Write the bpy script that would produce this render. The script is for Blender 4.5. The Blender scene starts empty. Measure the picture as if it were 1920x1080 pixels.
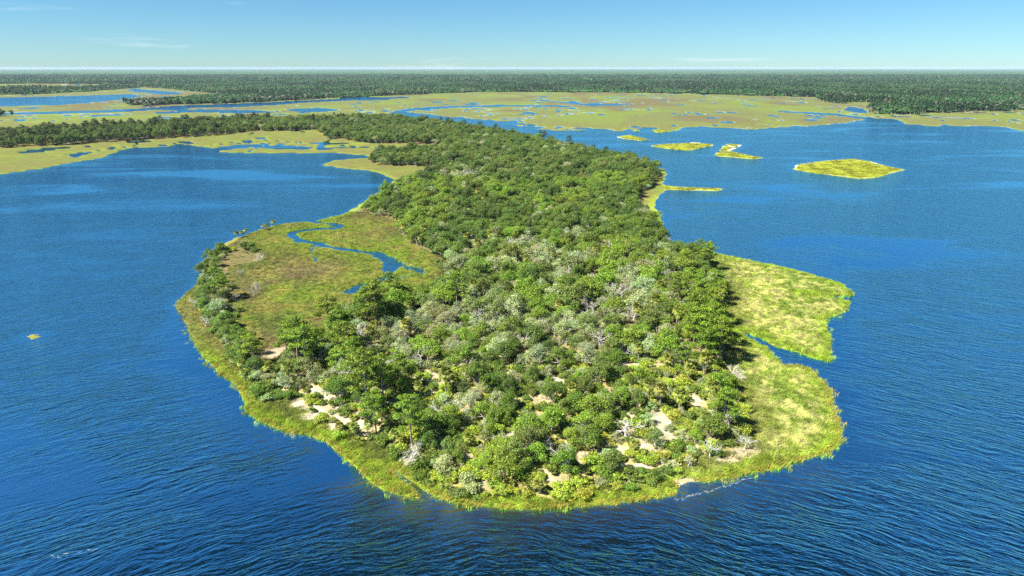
import bpy, math, random
import numpy as np
from mathutils import Vector, Matrix

# ------------------------------------------------------------------ camera, sky, sun, exposure
scene = bpy.context.scene
col = scene.collection
R = math.radians
cam_data = bpy.data.cameras.new('camera')
cam_data.sensor_width = 36.0
cam_data.lens = 24.0
cam_data.clip_start = 0.5
cam_data.clip_end = 200000.0
cam = bpy.data.objects.new('camera', cam_data)
col.objects.link(cam)
cam.location = (0, 0, 90)
cam.rotation_euler = (R(90) - math.atan((540 - 127) / 1280), 0, 0)
scene.camera = cam

SUN_EL, SUN_AZ = R(50), R(-112)              # azimuth from +Y towards +X: the sun stands to the left, a little behind
world = bpy.data.worlds.new('World')
scene.world = world
world.use_nodes = True
wt = world.node_tree
wt.nodes.clear()
w_out = wt.nodes.new('ShaderNodeOutputWorld')
w_bg = wt.nodes.new('ShaderNodeBackground')
w_bg.inputs['Strength'].default_value = 0.05
sky = wt.nodes.new('ShaderNodeTexSky')
sky.sky_type = 'NISHITA'
sky.sun_disc = False
sky.sun_elevation = SUN_EL
sky.sun_rotation = SUN_AZ
sky.altitude = 1500
sky.air_density = 1.0
sky.dust_density = 0.15
sky.ozone_density = 3.0
w_hsv = wt.nodes.new('ShaderNodeHueSaturation')
w_hsv.inputs['Hue'].default_value = 0.495
w_hsv.inputs['Saturation'].default_value = 1.06
w_hsv.inputs['Value'].default_value = 1.0
w_tint = wt.nodes.new('ShaderNodeMix')      # the clear, deep blue of this sky, all round
w_tint.data_type = 'RGBA'
w_tint.blend_type = 'MULTIPLY'
w_tint.inputs[0].default_value = 1.0
w_tint.inputs[7].default_value = (0.52, 0.75, 0.92, 1)
wt.links.new(sky.outputs[0], w_tint.inputs[6])
wt.links.new(w_tint.outputs[2], w_hsv.inputs['Color'])
# thin cirrus streaks, the same all round the sky
w_tc = wt.nodes.new('ShaderNodeTexCoord')
w_map = wt.nodes.new('ShaderNodeMapping')
w_map.inputs['Location'].default_value = (1.7, 0.4, 0.35)
w_map.inputs['Rotation'].default_value = (0, R(-7), 0)
w_map.inputs['Scale'].default_value = (3.0, 3.0, 42.0)
w_noi = wt.nodes.new('ShaderNodeTexNoise')
w_noi.inputs['Scale'].default_value = 1.0
w_noi.inputs['Detail'].default_value = 7
w_noi.inputs['Roughness'].default_value = 0.62
w_ramp = wt.nodes.new('ShaderNodeMapRange')
w_ramp.inputs['From Min'].default_value = 0.60
w_ramp.inputs['From Max'].default_value = 0.86
w_ramp.inputs['To Max'].default_value = 0.8
w_mix = wt.nodes.new('ShaderNodeMix')
w_mix.data_type = 'RGBA'
w_mix.inputs[7].default_value = (7.5, 8.2, 8.8, 1)
wt.links.new(w_tc.outputs['Generated'], w_map.inputs[0])
wt.links.new(w_map.outputs[0], w_noi.inputs[0])
wt.links.new(w_noi.outputs[0], w_ramp.inputs[0])
wt.links.new(w_ramp.outputs[0], w_mix.inputs[0])
wt.links.new(w_hsv.outputs[0], w_mix.inputs[6])
wt.links.new(w_mix.outputs[2], w_bg.inputs[0])
wt.links.new(w_bg.outputs[0], w_out.inputs[0])

sun_data = bpy.data.lights.new('sun', 'SUN')
sun_data.energy = 5.0
sun_data.angle = R(0.5)
sun_data.color = (1.0, 0.95, 0.86)
sun = bpy.data.objects.new('sun', sun_data)
col.objects.link(sun)
sdir = Vector((math.sin(SUN_AZ) * math.cos(SUN_EL), math.cos(SUN_AZ) * math.cos(SUN_EL), math.sin(SUN_EL)))
sun.rotation_euler = sdir.to_track_quat('Z', 'Y').to_euler()
sun.location = (0, 0, 300)

scene.view_settings.view_transform = 'Standard'
scene.view_settings.look = 'None'
scene.view_settings.gamma = 1.0
scene.view_settings.use_curve_mapping = False
scene.view_settings.exposure = 1.45
cy = scene.cycles
cy.max_bounces = 6
cy.diffuse_bounces = 2
cy.glossy_bounces = 2
cy.transmission_bounces = 3
cy.transparent_max_bounces = 8
cy.volume_bounces = 0
cy.use_denoising = False               # keep the fine grain of leaves and ripples
cy.sample_clamp_direct = 3.0
cy.sample_clamp_indirect = 3.0

# ------------------------------------------------------------------ plan of the place, metres on the ground
LAND_A = [(-600.3,405.1),(-533.7,498.7),(-453.9,606.9),(-438,640.4),(-439.3,666),(-434.8,702),(-430,719.2),(-441.5,765.9),(-450.3,791.6),(-445.7,818.9),(-428.7,818.9),(-406.1,842.1),(-397.8,848.2),(-363.8,818.9),(-331.6,796.9),(-339.5,786.3),(-343.3,781.1),(-316,768.4),(-291.4,765.9),(-231.6,763.4),(-192.7,763.4),(-187.4,758.5),(-155.9,741.8),(-146.4,728.1),(-152.8,723.6),(-175.9,710.5),(-184.8,702),(-185.5,669.8),(-162.5,647.5),(-132.3,630),(-111.5,603.8),(-99.1,573.8),(-96.3,546.5),(-100.5,505.4),(-106,467.8),(-107.4,436.9),(-117,420.4),(-122.1,411.1),(-133.8,406.6),(-142.3,399.2),(-147.1,389.4),(-152.6,370.9),(-155.3,350.6),(-151.8,329.3),(-149,319.4),(-139,288.9),(-136.4,271.7),(-132.4,253.6),(-121.8,238.2),(-112.1,222.3),(-103.4,209.6),(-91.7,194.1),(-82.9,185.5),(-75.5,174.1),(-73,168.2),(-68.3,163.7),(-59.4,158),(-52.6,155.8),(-46.9,152.7),(-41.7,146.2),(-34.3,137.7),(-29.1,132),(-22,129),(-19.9,128.2),(-23.4,133),(-26.4,135.9),(-29.3,139.9),(-28,140.3),(-24,136.4),(-20,131.8),(-16.8,128.8),(-12.7,126.8),(-6.9,125.7),(0,124.9),(6.1,124.6),(15.3,125.5),(23.2,127),(31.3,128.8),(35.5,130),(38.1,133.8),(40.6,134.9),(45.5,134.9),(53.5,137.2),(63,140.6),(70.7,143.8),(77.9,147.6),(81.7,151.1),(86.3,160),(88.3,167.9),(91.8,178.5),(93.4,190.3),(92.9,196.9),(90.5,198.5),(88.1,198.9),(85.2,196.9),(85.4,199.7),(86.1,207.8),(85.8,216),(83.1,224.8),(86.1,223.8),(89.5,215.1),(94,210),(97.9,204.3),(102.8,202.2),(108.9,217.9),(113.5,231.1),(118.7,241),(130.9,251.7),(135.2,260),(131.3,265.4),(126.9,267.8),(135.3,266.8),(141.9,269.5),(142.9,281.9),(137.1,297.9),(127.3,312),(116.7,320.4),(105.6,334.4),(91.5,350.6),(84.9,354.1),(84.8,369.7),(87.4,390.7),(95.3,436.9),(99.8,473.7),(110.9,507.6),(123.4,533.8),(122.8,554.4),(137.6,606.9),(140.9,640.4),(119.3,677.6),(84.8,746.5),(51.5,836.2),(-5.2,972.5),(-43.7,1039.8),(-95.4,1137.9),(-162,1256),(-239,1400),(-259,1485),(-249,1581),(-1500,9000),(-60000,60000),(-60000,3000)]
LAND_B = [(-269,1581),(-231,1522),(-174,1433),(-101,1324),(-51,1269),(-19,1230),(11.2,1127.3),(32.9,1077),(59,1058.1),(90.2,1044.3),(119.3,1062.7),(83.7,1096.6),(68.2,1116.8),(117.2,1096.6),(146.7,1067.5),(161.3,1039.8),(175.2,1077),(196.3,1039.8),(228.5,1030.9),(254.1,1048.9),(267.8,1096.6),(300.7,1116.8),(369.3,1067.5),(443,1116.8),(475.4,1127.3),(546.9,1170.9),(618,1243),(648,1282),(637,1392),(602,1450),(569,1522),(582,1551),(623,1503),(663,1450),(677,1310),(698,1269),(654,1170.9),(676.6,1127.3),(745.4,1127.3),(777.9,1116.8),(756.6,1030.9),(743.5,848.2),(717.4,597.5),(60000,2000),(60000,60000),(-60000,60000),(-2600,9000)]
ISLETS = [[(260.9,636.9),(278.5,673.7),(307.9,693.6),(340.9,710.5),(353.9,714.8),(361.6,693.6),(359.4,658.5),(366.9,636.9),(347.4,619.9),(315.4,588.4),(295.5,579.5),(282.8,597.5),(268.8,616.6)],[(216.1,741.8),(247.8,818.9),(264.5,860.4),(284.4,854.2),(266.7,818.9),(246.7,786.3),(252.6,761),(258.1,737.2),(270.2,728.1),(249.1,710.5),(229.1,728.1)],[(166.5,842.1),(191.8,860.4),(229.7,879.5),(252.8,854.2),(227,818.9),(200,786.3),(182.3,802.3)],[(144,949.4),(165.1,980.4),(182.1,913.1),(165.7,899.4),(151.7,920.2)],[(178.8,1039.8),(215.3,1072.2),(251.9,1053.5),(217,1013.5)],[(120.4,549.1),(131.2,540.1),(159.4,535),(165.1,528.8),(157.3,520.4),(129.8,525.2),(115.6,526.4)],[(-171.3,223.3),(-170.6,225.9),(-166.4,225.3),(-165.2,222.3),(-167.6,220.8)]]
WATERS = [[(-2144,2091),(-1621,2242),(-1445,2371),(-1370,2567),(-1217,2326),(-1154,2127),(-1156,1990),(-1148,1788),(-1252,1725),(-1550,1503)],[(-1324,1384),(-1068,1467),(-980,1522),(-874,1581),(-850,1678),(-811,1788),(-720,1869),(-610,2022),(-517,2145),(-347,2305),(-326,2222),(-488,2022),(-573,1898),(-603,1814),(-639,1725),(-690,1690),(-757,1667),(-745,1561),(-802,1581),(-832,1503),(-935,1450),(-1026,1408),(-1254,1310)],[(-734,1551),(-675,1591),(-567,1561),(-495,1485),(-567,1467),(-634,1494),(-695,1503)],[(-521,1602),(-454,1667),(-383,1581),(-410,1503),(-479,1522)],[(79,2109),(143,1958),(204,1841),(258,1828),(322,1855),(253,1762),(194,1750),(138,1884),(77,2039)],[(-254,1561),(-236,1645),(-144,1738),(54,1801),(159,1750),(129,1701),(53,1738),(-140,1678),(-213,1561),(-228,1503)],[(805,1690),(841,1725),(796,1581),(737,1467),(743,1532),(749,1581)],[(-1722,3232),(-1397,2862),(-1237,2677),(-1180,2490),(-1326,2593),(-1583,2929)],[(-351.5,807.8),(-336.8,842.1),(-311.7,857.3),(-302.4,836.2),(-320.5,816.1),(-331.6,796.9)],[(-304.7,824.6),(-285,842.1),(-238,824.6),(-238.7,805),(-273.8,807.8)],[(-487.3,751.3),(-481.9,781.1),(-464,761),(-461.5,737.2),(-450.3,728.1),(-464.5,723.6)],[(-540,2242),(-490,2326),(-372,2242),(-355,2091),(-419,2056),(-488,2056)]]
CREEKS = [[5.6,[(-122.7,411.1),(-106.8,403.6),(-102.2,397.8),(-103.3,392.1),(-115.5,390.7),(-125.5,382.6),(-123.9,373.5),(-116.4,362.3),(-106.4,357.6),(-95.4,348.4),(-82.7,341.8),(-70.7,336.5),(-60.9,324.3),(-57.6,312),(-57.3,294.6),(-59.8,286.6),(-64.6,281.2),(-68.5,273.1)]],[1.6,[(-106.4,357.6),(-103.7,341.8),(-95.9,321.4)]],[7.5,[(-60.9,324.3),(-53.7,314.7),(-47.8,309.2),(-41.8,301.3)]],[4,[(-57.3,294.6),(-48.1,294.6),(-43.8,307.5)]],[1.5,[(-81.3,274.5),(-70,274.5),(-61.8,278.9)]],[1.2,[(82.4,225.9),(79.6,229),(75.1,230)]],[4,[(82.8,225.3),(86,216.5),(88.3,210.9),(90.9,206.1),(94.7,200.6),(99.3,199.3)]],[1.6,[(141.4,268.1),(130.3,267.4),(117.4,269.5)]],[2.5,[(-368.7,830.4),(-355.5,873),(-336.2,913.1),(-285.7,886)]],[2.2,[(-447.6,818.9),(-466.5,818.9),(-472.8,765.9),(-487.2,741.8)]],[3,[(-148.1,737.2),(-128.4,756.1),(-111.4,781.1)]]]
FOREST = [[(-85.7,206.1),(-75.7,188.4),(-68.8,174.5),(-60.9,175.8),(-43.8,155),(-31.7,148.9),(-23.8,139.4),(-19.4,134.2),(-7.1,129.4),(5.8,127.8),(16.5,129.2),(29.1,134),(38.6,138.5),(43,146.4),(54.3,146.9),(60.1,160),(64.1,180.2),(59.8,188.4),(72.3,218.9),(80.1,245.7),(92,286.6),(96.9,321.4),(91.6,333.3),(83.3,341.8),(83.1,377.3),(85.2,420.4),(89,473.7),(110.1,536.3),(128.6,597.5),(134.7,636.9),(120.6,685.5),(85.3,751.3),(51.8,842.1),(-5.2,972.5),(-43.7,1039.8),(-93.7,1116.8),(-158,1218),(-219,1310),(-263,1282),(-328,1230),(-292.4,1039.8),(-247.4,927.3),(-187.8,873),(-84.8,848.2),(-79.5,781.1),(-149,741.8),(-143.4,685.5),(-123.4,662.2),(-80.9,651.1),(-61.4,636.9),(-76.9,579.5),(-90.4,536.3),(-94.6,490.1),(-99.2,450.9),(-92.8,433.5),(-71.6,412.6),(-57.1,358.7),(-36.8,329.3),(-28,290.5),(-34.8,263.4),(-47.4,260.7),(-58.7,253),(-64,239.9),(-64.4,222.8),(-71.1,216),(-72,204.3),(-72.6,192.9)],[(-149.8,323.3),(-154.2,344),(-136.7,346.2),(-126.6,333.3),(-122.3,319.4),(-134.4,312),(-116.2,264.7),(-104,239.9),(-93.6,218.9),(-77.3,196.9),(-76,188.4),(-83.7,196.9),(-95.8,214.2),(-115,239.9),(-125.9,258.1),(-133.3,286.6)]]
STRIP = [(-722.9,636.9),(-597.3,807.8),(-544.1,842.1),(-490.1,899.4),(-413.7,964.7),(-386.2,1030.9),(-329.8,1039.8),(-293.5,1067.5),(-221.5,1116.8),(-196.3,1182.3),(-237,1310),(-347,1269),(-454,1218),(-562.3,1116.8),(-633.1,1022.1),(-703.8,957),(-847.1,751.3)]
SAND = [[-56,174.5,5.12,6.959999999999999],[-43.9,162.8,7.04,5.8],[-49.9,167.2,6.4,5.22],[-24.1,186.9,7.04,6.959999999999999],[41,196.1,7.68,4.06],[28,177.8,4.48,2.9],[23,148.1,3.84,3.4799999999999995],[7.2,172.9,4.48,2.9],[56.9,146.9,4.48,2.9],[56.8,218.9,2.56,12.76],[55.4,207.4,3.2,6.959999999999999],[-77.5,207.8,4.48,4.64],[-73.7,218.9,1.92,1.7399999999999998],[7.1,162.8,2.56,2.32],[17.8,162.8,3.2,2.32],[-24.2,142.6,2.56,1.7399999999999998],[-37.5,157.7,3.2,1.7399999999999998],[40.1,134.4,3.84,1.7399999999999998],[51.3,143.3,3.84,1.7399999999999998],[27.6,139.9,3.84,1.45],[9.7,134.4,3.84,1.16],[-6.6,132.4,3.84,1.16],[39.3,160,3.2,6.959999999999999],[-31.4,162.8,3.2,2.32],[-8.1,168.8,2.56,2.32],[28.6,196.9,2.56,2.32],[31.8,149.4,2.56,3.4799999999999995],[0,154.5,3.2,1.7399999999999998],[15.5,144.5,3.2,1.7399999999999998],[-18.5,196.9,2.56,2.32],[0,192.9,2.56,2.9],[14.4,185.5,2.56,2.32],[-32.5,214.2,1.92,2.32],[30.4,165.7,2.56,2.9],[-41.5,185.5,1.92,2.32],[50.8,171.9,2.56,3.4799999999999995],[-10.3,144.5,2.56,1.7399999999999998]]
SHOALS = [[142.1,541.3,34,14,0.8],[93.9,412.6,9,26,0.8],[164,483.8,30,10,0.45],[125.9,405.1,18,14,0.4],[203.1,913.1,60,16,0.6],[130.7,1005.1,50,25,0.7],[255.9,719.2,30,12,0.8],[-79.6,176.8,9,12,0.8],[-55,155.8,10,6,0.8],[-40,144.5,8,8,0.8],[-31.2,132.4,9,5,0.8],[-13.8,125.9,12,3,0.8],[28,127.8,16,3,0.8],[143.2,269.5,8,6,0.9],[154.1,913.1,30,14,0.8]]
RIM = [(-130.8,337.5),(-140.1,341.8),(-145.8,337.5),(-147.3,327.2),(-140.6,307.5),(-134,290.5),(-129.4,275.3),(-125.7,261.4),(-118.9,248.7),(-112.4,239.9),(-105.1,229),(-97.7,217.9),(-91,208.7),(-84.9,200.1),(-78.1,190.6),(-72.2,180.2),(-69.1,175.1)]
PINES = [[-38.7,165.1,16],[-44.9,177.8,14],[-67.2,196.9,14],[-51.2,196.9,12],[-52,230,13],[-48.5,227.9,15],[-46.8,250.5,12],[-21.4,248.1,13],[-64.6,224.8,12],[-55.9,206.1,13],[63.7,222.8,13],[61.5,206.1,14],[72.5,233.2,12],[67.4,245.7,13],[81.5,259.4,11],[90.6,303.1,11],[78.7,294.6,10],[67.2,211.9,13],[66,201,13],[65.9,254.9,11],[60.1,196.9,12],[60.3,209.6,13],[68.2,218.9,12],[68.5,824.6,14],[42.5,892.7,13],[37.1,913.1,12],[87.6,746.5,11],[99.1,732.6,11],[-71.6,200.1,10],[-63.5,192.9,12],[-86.7,205.2,8],[-81,196.9,9],[-92.2,211.9,7],[119.4,681.5,10],[-117.6,658.5,10],[-103,681.5,9],[-134.4,666,11],[114.1,597.5,10],[110.6,554.4,9],[-22.7,988.5,14],[-47.3,1030.9,15],[-73.4,1067.5,14],[-100.4,1096.6,15],[-138.8,1137.9,15],[72.4,260.7,11],[70,239.9,12],[-35.9,171.9,12],[-33.4,180.2,10]]
PALMS = [[-141.4,396.4,4.5],[-143.1,389.4,3.5],[-143.7,386.6,3],[-150.5,377.3,3.5],[-150,369.7,4],[-151.7,367.2,3],[83.5,301.3,6],[82.2,285,6.5],[76,278.9,6],[86,290.5,5],[76.1,267.4,6],[69.9,264.7,5],[-60.6,244.5,6],[-48.3,222.8,6],[-51.2,218.9,5],[102,341.8,5],[77.8,341.8,5],[68.9,341.8,5],[-107,728.1,8],[-114.9,689.6,7],[-129.4,681.5,7],[-103.4,666,7],[-81.8,658.5,7],[-87.3,196.9,4],[-89.4,218.9,4],[-83.3,192.9,4],[-73.6,188.4,5],[-17.9,180.2,5],[-17.3,182.6,4],[-51.6,405.1,6],[72.5,377.3,6],[80.9,397.8,6],[-2.5,139.9,4],[-10.5,146.9,4],[29.7,144.5,4],[5.9,129.4,3.5],[50.6,160,4],[-34.4,160,4],[-36.7,154,3.5],[-40.1,154,3],[-43.8,155,2.5],[-29.3,149.9,4],[-27.1,148.9,3.5],[-80.4,187.3,3],[47.9,192.9,5],[52.6,185.5,5],[47,209.6,5]]
DEAD = [[-107.6,273.1,4],[-106.5,267.4,3],[-111.8,260.7,3],[-122.9,296.3,3],[-129.4,278.9,5],[-124,251.7,4],[-118.7,253,4.5],[-111.4,231.6,4],[-47.1,254.9,5],[-122.4,321.4,4],[-122.6,316.6,4],[64.3,188.4,5],[62.2,189.9,4],[66.8,184.7,3.5],[-1.4,335.4,7],[-4.8,329.3,6],[-35.9,573.8,8],[-40.5,562.6,8],[-28.9,568.1,8],[44.2,260.7,6],[42.6,264.7,5],[45,236.5,6],[42.5,233.2,5],[28.5,244.5,6],[-13.4,298.8,6],[4.5,211.9,6],[30.8,246.9,5],[-60.5,196.9,5],[-23.9,140.3,5],[-49.4,185.5,5],[-28.6,196.9,6],[-36.9,218.9,6],[-49.8,218.9,5],[10.7,139.9,4],[8.4,144.5,4],[-23.2,144.5,4],[-76.9,597.5,6],[93.1,630,7],[19.6,234.3,5],[10.9,264.7,5],[-6.6,264.7,5],[-26.8,331.3,6],[48.2,331.3,6],[51.6,218.9,5],[-100.5,436.9,4],[57.3,148.1,4],[47.7,144.5,4],[80.2,420.4,6],[-19,160,5],[-97.2,473.7,5],[41.4,139.9,3]]
GREYZONES = [[-43,211.9,18],[-33.1,233.2,18],[-26.5,294.6,14],[-2.8,341.8,16],[22.1,218.9,20],[43.7,264.7,16],[0,229,15],[-16,239.9,16],[24.1,294.6,16],[50.1,251.7,14],[-63.3,183.7,10],[-42.9,192.9,10],[6.6,192.9,12],[-40.9,582.5,30],[33.2,157.2,12],[52.8,162.8,10],[-14.7,168.8,9],[39.8,352.9,16],[-112,239.9,14],[-67.4,181.9,12],[12.7,312,18],[67.4,294.6,14]]
LANDMARKS = [[-589.3, 892.7, 'the left end of the long tree belt'], [-368.7, 1048.9, 'the right end of the long tree belt'], [-53.4, 170.3, 'the white sand clearing at the front left'], [-23.8, 186.9, 'the pale sand patch behind the tall pine'], [-82.3, 196.9, 'the left front reed fringe'], [-63.3, 237.1, 'the lower edge of the inner marsh'], [-113.4, 245.7, 'the left belt outside the inner marsh'], [-139.3, 331.3, 'the clump at the upper left shore'], [-37.5, 331.3, 'the head of the winding creek'], [-79.7, 436.9, 'the left cove shore'], [-109.3, 706.2, 'the palm clump on the left cove'], [-40.9, 582.5, 'the bleached patch of canopy'], [4.7, 128.4, 'the front tip of the island'], [-22.6, 139.9, 'the small pool at the front shore'], [57.0, 149.4, 'the right front sand bank'], [56.1, 214.2, 'the sandy track by the right pines'], [40.3, 196.9, 'the bleached sand of the right scrub'], [65.4, 191.0, 'the fallen bleached tree'], [96.3, 312.0, 'the top of the right grass lobe'], [88.6, 420.4, 'the narrow right grass shore'], [131.3, 613.4, 'the right shoulder of the forest'], [8.0, 239.9, 'the grey middle of the canopy'], [-2.8, 341.8, 'the bleached oak stand'], [39.8, 352.9, 'the bright right canopy'], [-20.8, 436.9, 'the dense green canopy'], [46.7, 494.4, 'the far dark canopy'], [23.0, 148.1, 'the round sand spot at the front'], [-8.4, 160.0, 'the front left scrub'], [6.0, 173.5, 'the middle sand gap'], [40.8, 160.0, 'the yellow grassy glade'], [61.8, 802.3, 'the back right shore pines'], [-61.5, 1005.1, 'the far end of the island']]

rng = np.random.default_rng(7)
random.seed(7)

# ------------------------------------------------------------------ numeric helpers
def vnoise(x, y, seed=0):
    xi = np.floor(x); yi = np.floor(y)
    fx = x - xi; fy = y - yi
    fx = fx * fx * (3 - 2 * fx); fy = fy * fy * (3 - 2 * fy)
    def h(a, b):
        n = np.sin(a * 127.1 + b * 311.7 + seed * 74.7) * 43758.5453
        return n - np.floor(n)
    a = h(xi, yi); b = h(xi + 1, yi); c = h(xi, yi + 1); d = h(xi + 1, yi + 1)
    return (a * (1 - fx) + b * fx) * (1 - fy) + (c * (1 - fx) + d * fx) * fy

def fbm(x, y, seed=0, octv=4):
    s = 0; a = 0.5; t = 0
    for o in range(octv):
        s = s + a * vnoise(x, y, seed + o * 13); t += a
        x = x * 2.03 + 17.1; y = y * 2.03 - 9.3; a *= 0.5
    return s / t

def seg_dist2(x, y, a, b):
    ax, ay = a; bx, by = b
    dx, dy = bx - ax, by - ay
    L = dx * dx + dy * dy + 1e-9
    t = np.clip(((x - ax) * dx + (y - ay) * dy) / L, 0, 1)
    return (x - ax - t * dx) ** 2 + (y - ay - t * dy) ** 2

def sdf_poly(x, y, poly):
    """signed distance, positive inside"""
    d = np.full(x.shape, 1e18); ins = np.zeros(x.shape, bool)
    n = len(poly)
    for i in range(n):
        a = poly[i]; b = poly[(i + 1) % n]
        d = np.minimum(d, seg_dist2(x, y, a, b))
        c = (a[1] > y) != (b[1] > y)
        if a[1] != b[1]:
            ins ^= c & (x < (b[0] - a[0]) * (y - a[1]) / (b[1] - a[1]) + a[0])
    return np.where(ins, 1, -1) * np.sqrt(d)

def sdf_line(x, y, pts):
    d = np.full(x.shape, 1e18)
    for a, b in zip(pts[:-1], pts[1:]):
        d = np.minimum(d, seg_dist2(x, y, a, b))
    return np.sqrt(d)

def sdf_near(x, y, poly, pad, fn=sdf_poly):
    """fn, evaluated only near the polygon's box; -pad elsewhere (or +pad for a line)"""
    p = np.array(poly)
    m = (x > p[:, 0].min() - pad) & (x < p[:, 0].max() + pad) & (y > p[:, 1].min() - pad) & (y < p[:, 1].max() + pad)
    out = np.full(x.shape, -pad if fn is sdf_poly else pad, float)
    if m.any():
        out[m] = fn(x[m], y[m], poly)
    return out

def smooth(a, b, v):
    t = np.clip((v - a) / (b - a), 0, 1)
    return t * t * (3 - 2 * t)

def land_fields(x, y):
    """-> s: signed distance to the water's edge (+ on land), region id"""
    r = np.hypot(x, y)
    jig = (fbm(x / 9, y / 9, 3, 3) - 0.5) * np.clip(3.0 * r / 300, 1.6, 14) + (fbm(x / 70, y / 90, 5, 3) - 0.5) * np.clip((r - 500) / 40, 0, 26)
    sA = sdf_poly(x, y, LAND_A)
    sB = sdf_poly(x, y, LAND_B)
    sF = np.maximum(sA, sB)
    s = sF + jig * np.where(sF > -40, 1, 0)
    reg = np.where(sA > sB, 1, 2)
    for i, p in enumerate(ISLETS):
        k = sdf_near(x, y, p, 60)
        if i == 6:
            k = k - 0.55 + (fbm(x / 1.1, y / 1.1, 8, 2) - 0.5) * 3.2
        else:
            k = k + jig * 0.35
        reg = np.where(k > s, 10 + i, reg)
        s = np.maximum(s, k)
    for p in WATERS:
        k = sdf_near(x, y, p, 400) + (fbm(x / 60, y / 140, 11, 3) - 0.5) * np.clip(r / 60, 3, 45)
        s = np.minimum(s, -k)
    for w, pl in CREEKS:
        k = sdf_near(x, y, pl, 30, sdf_line) - w * 0.5 - (fbm(x / 6, y / 6, 21, 2) - 0.5) * w * 0.9
        s = np.minimum(s, np.where(np.abs(k) >= 29, s, k))
    # pans and ponds of the far marsh
    far = smooth(680, 860, y)
    pn = fbm(x / 34, y / 55, 31, 4)
    pm = fbm(x / 420, y / 520, 33, 2)
    thr = 0.755 - 0.05 * smooth(0.45, 0.65, pm)
    pond = (thr - pn) * 260
    net = np.abs(fbm(x / 190, y / 230, 35, 3) - .5) * 330 - 2.5 + 9 * smooth(.5, .3, fbm(x / 300, y / 420, 37, 2))
    pond = np.minimum(pond, net)
    s = np.where(far > 0.5, np.minimum(s, np.maximum(pond, -12)), s)
    return s, reg, sA, sB

def height(x, y, s):
    fo = forest_sd(x, y)
    up = np.clip(s * 0.11, 0, 0.42) + smooth(0, 10, fo) * 0.75 + (fbm(x / 5, y / 5, 41, 3) - 0.5) * 0.28 * np.clip(s / 3, 0, 1)
    dn = np.minimum(-0.02, s * np.where((y < 300) & (np.abs(x) < 130), .085, .30))
    for w_, pl_ in CREEKS[:6]:
        dn = np.where(sdf_near(x, y, pl_, 30, sdf_line) < w_, np.minimum(-.02, s * .45), dn)
    sh = np.zeros_like(s)
    for cx, cy_, rx, ry, dep in SHOALS:
        e = np.exp(-(((x - cx) / rx) ** 2 + ((y - cy_) / ry) ** 2))
        sh = np.maximum(sh, e * dep)
    for i_, p_ in enumerate(ISLETS[:5]):
        k_ = sdf_near(x, y, p_, 60); cy_ = sum(q_[1] for q_ in p_) / len(p_)
        sh = np.maximum(sh, smooth(-26, -6, k_ + (fbm(x / 14, y / 14, 45, 3) - .5) * 30) * smooth(-25, 15, y - cy_) * .9)
    dn = np.maximum(dn, -3.2 - 2.0 * fbm(x / 40, y / 40, 43, 2)) * (1 - sh) + sh * np.maximum(dn, -0.35)
    return np.where(s > 0, up + 0.02, dn)


def forest_sd(x, y):
    k = np.maximum(sdf_near(x, y, FOREST[0], 40), sdf_near(x, y, FOREST[1], 40))
    k = np.maximum(k, sdf_near(x, y, STRIP, 60))
    return k + (fbm(x / 8, y / 8, 51, 3) - 0.5) * 5

def sand_amt(x, y):
    m = np.zeros(x.shape)
    wob = (fbm(x / 4, y / 4, 61, 3) - 0.5) * 1.1
    for cx, cy_, rx, ry in SAND:
        m = np.maximum(m, smooth(-0.25, 0.35, 1 - np.hypot((x - cx) / rx, (y - cy_) / ry) + wob))
    return m

def lerp(a, b, t):
    return a * (1 - t[:, None]) + np.array(b)[None, :] * t[:, None]

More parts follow.
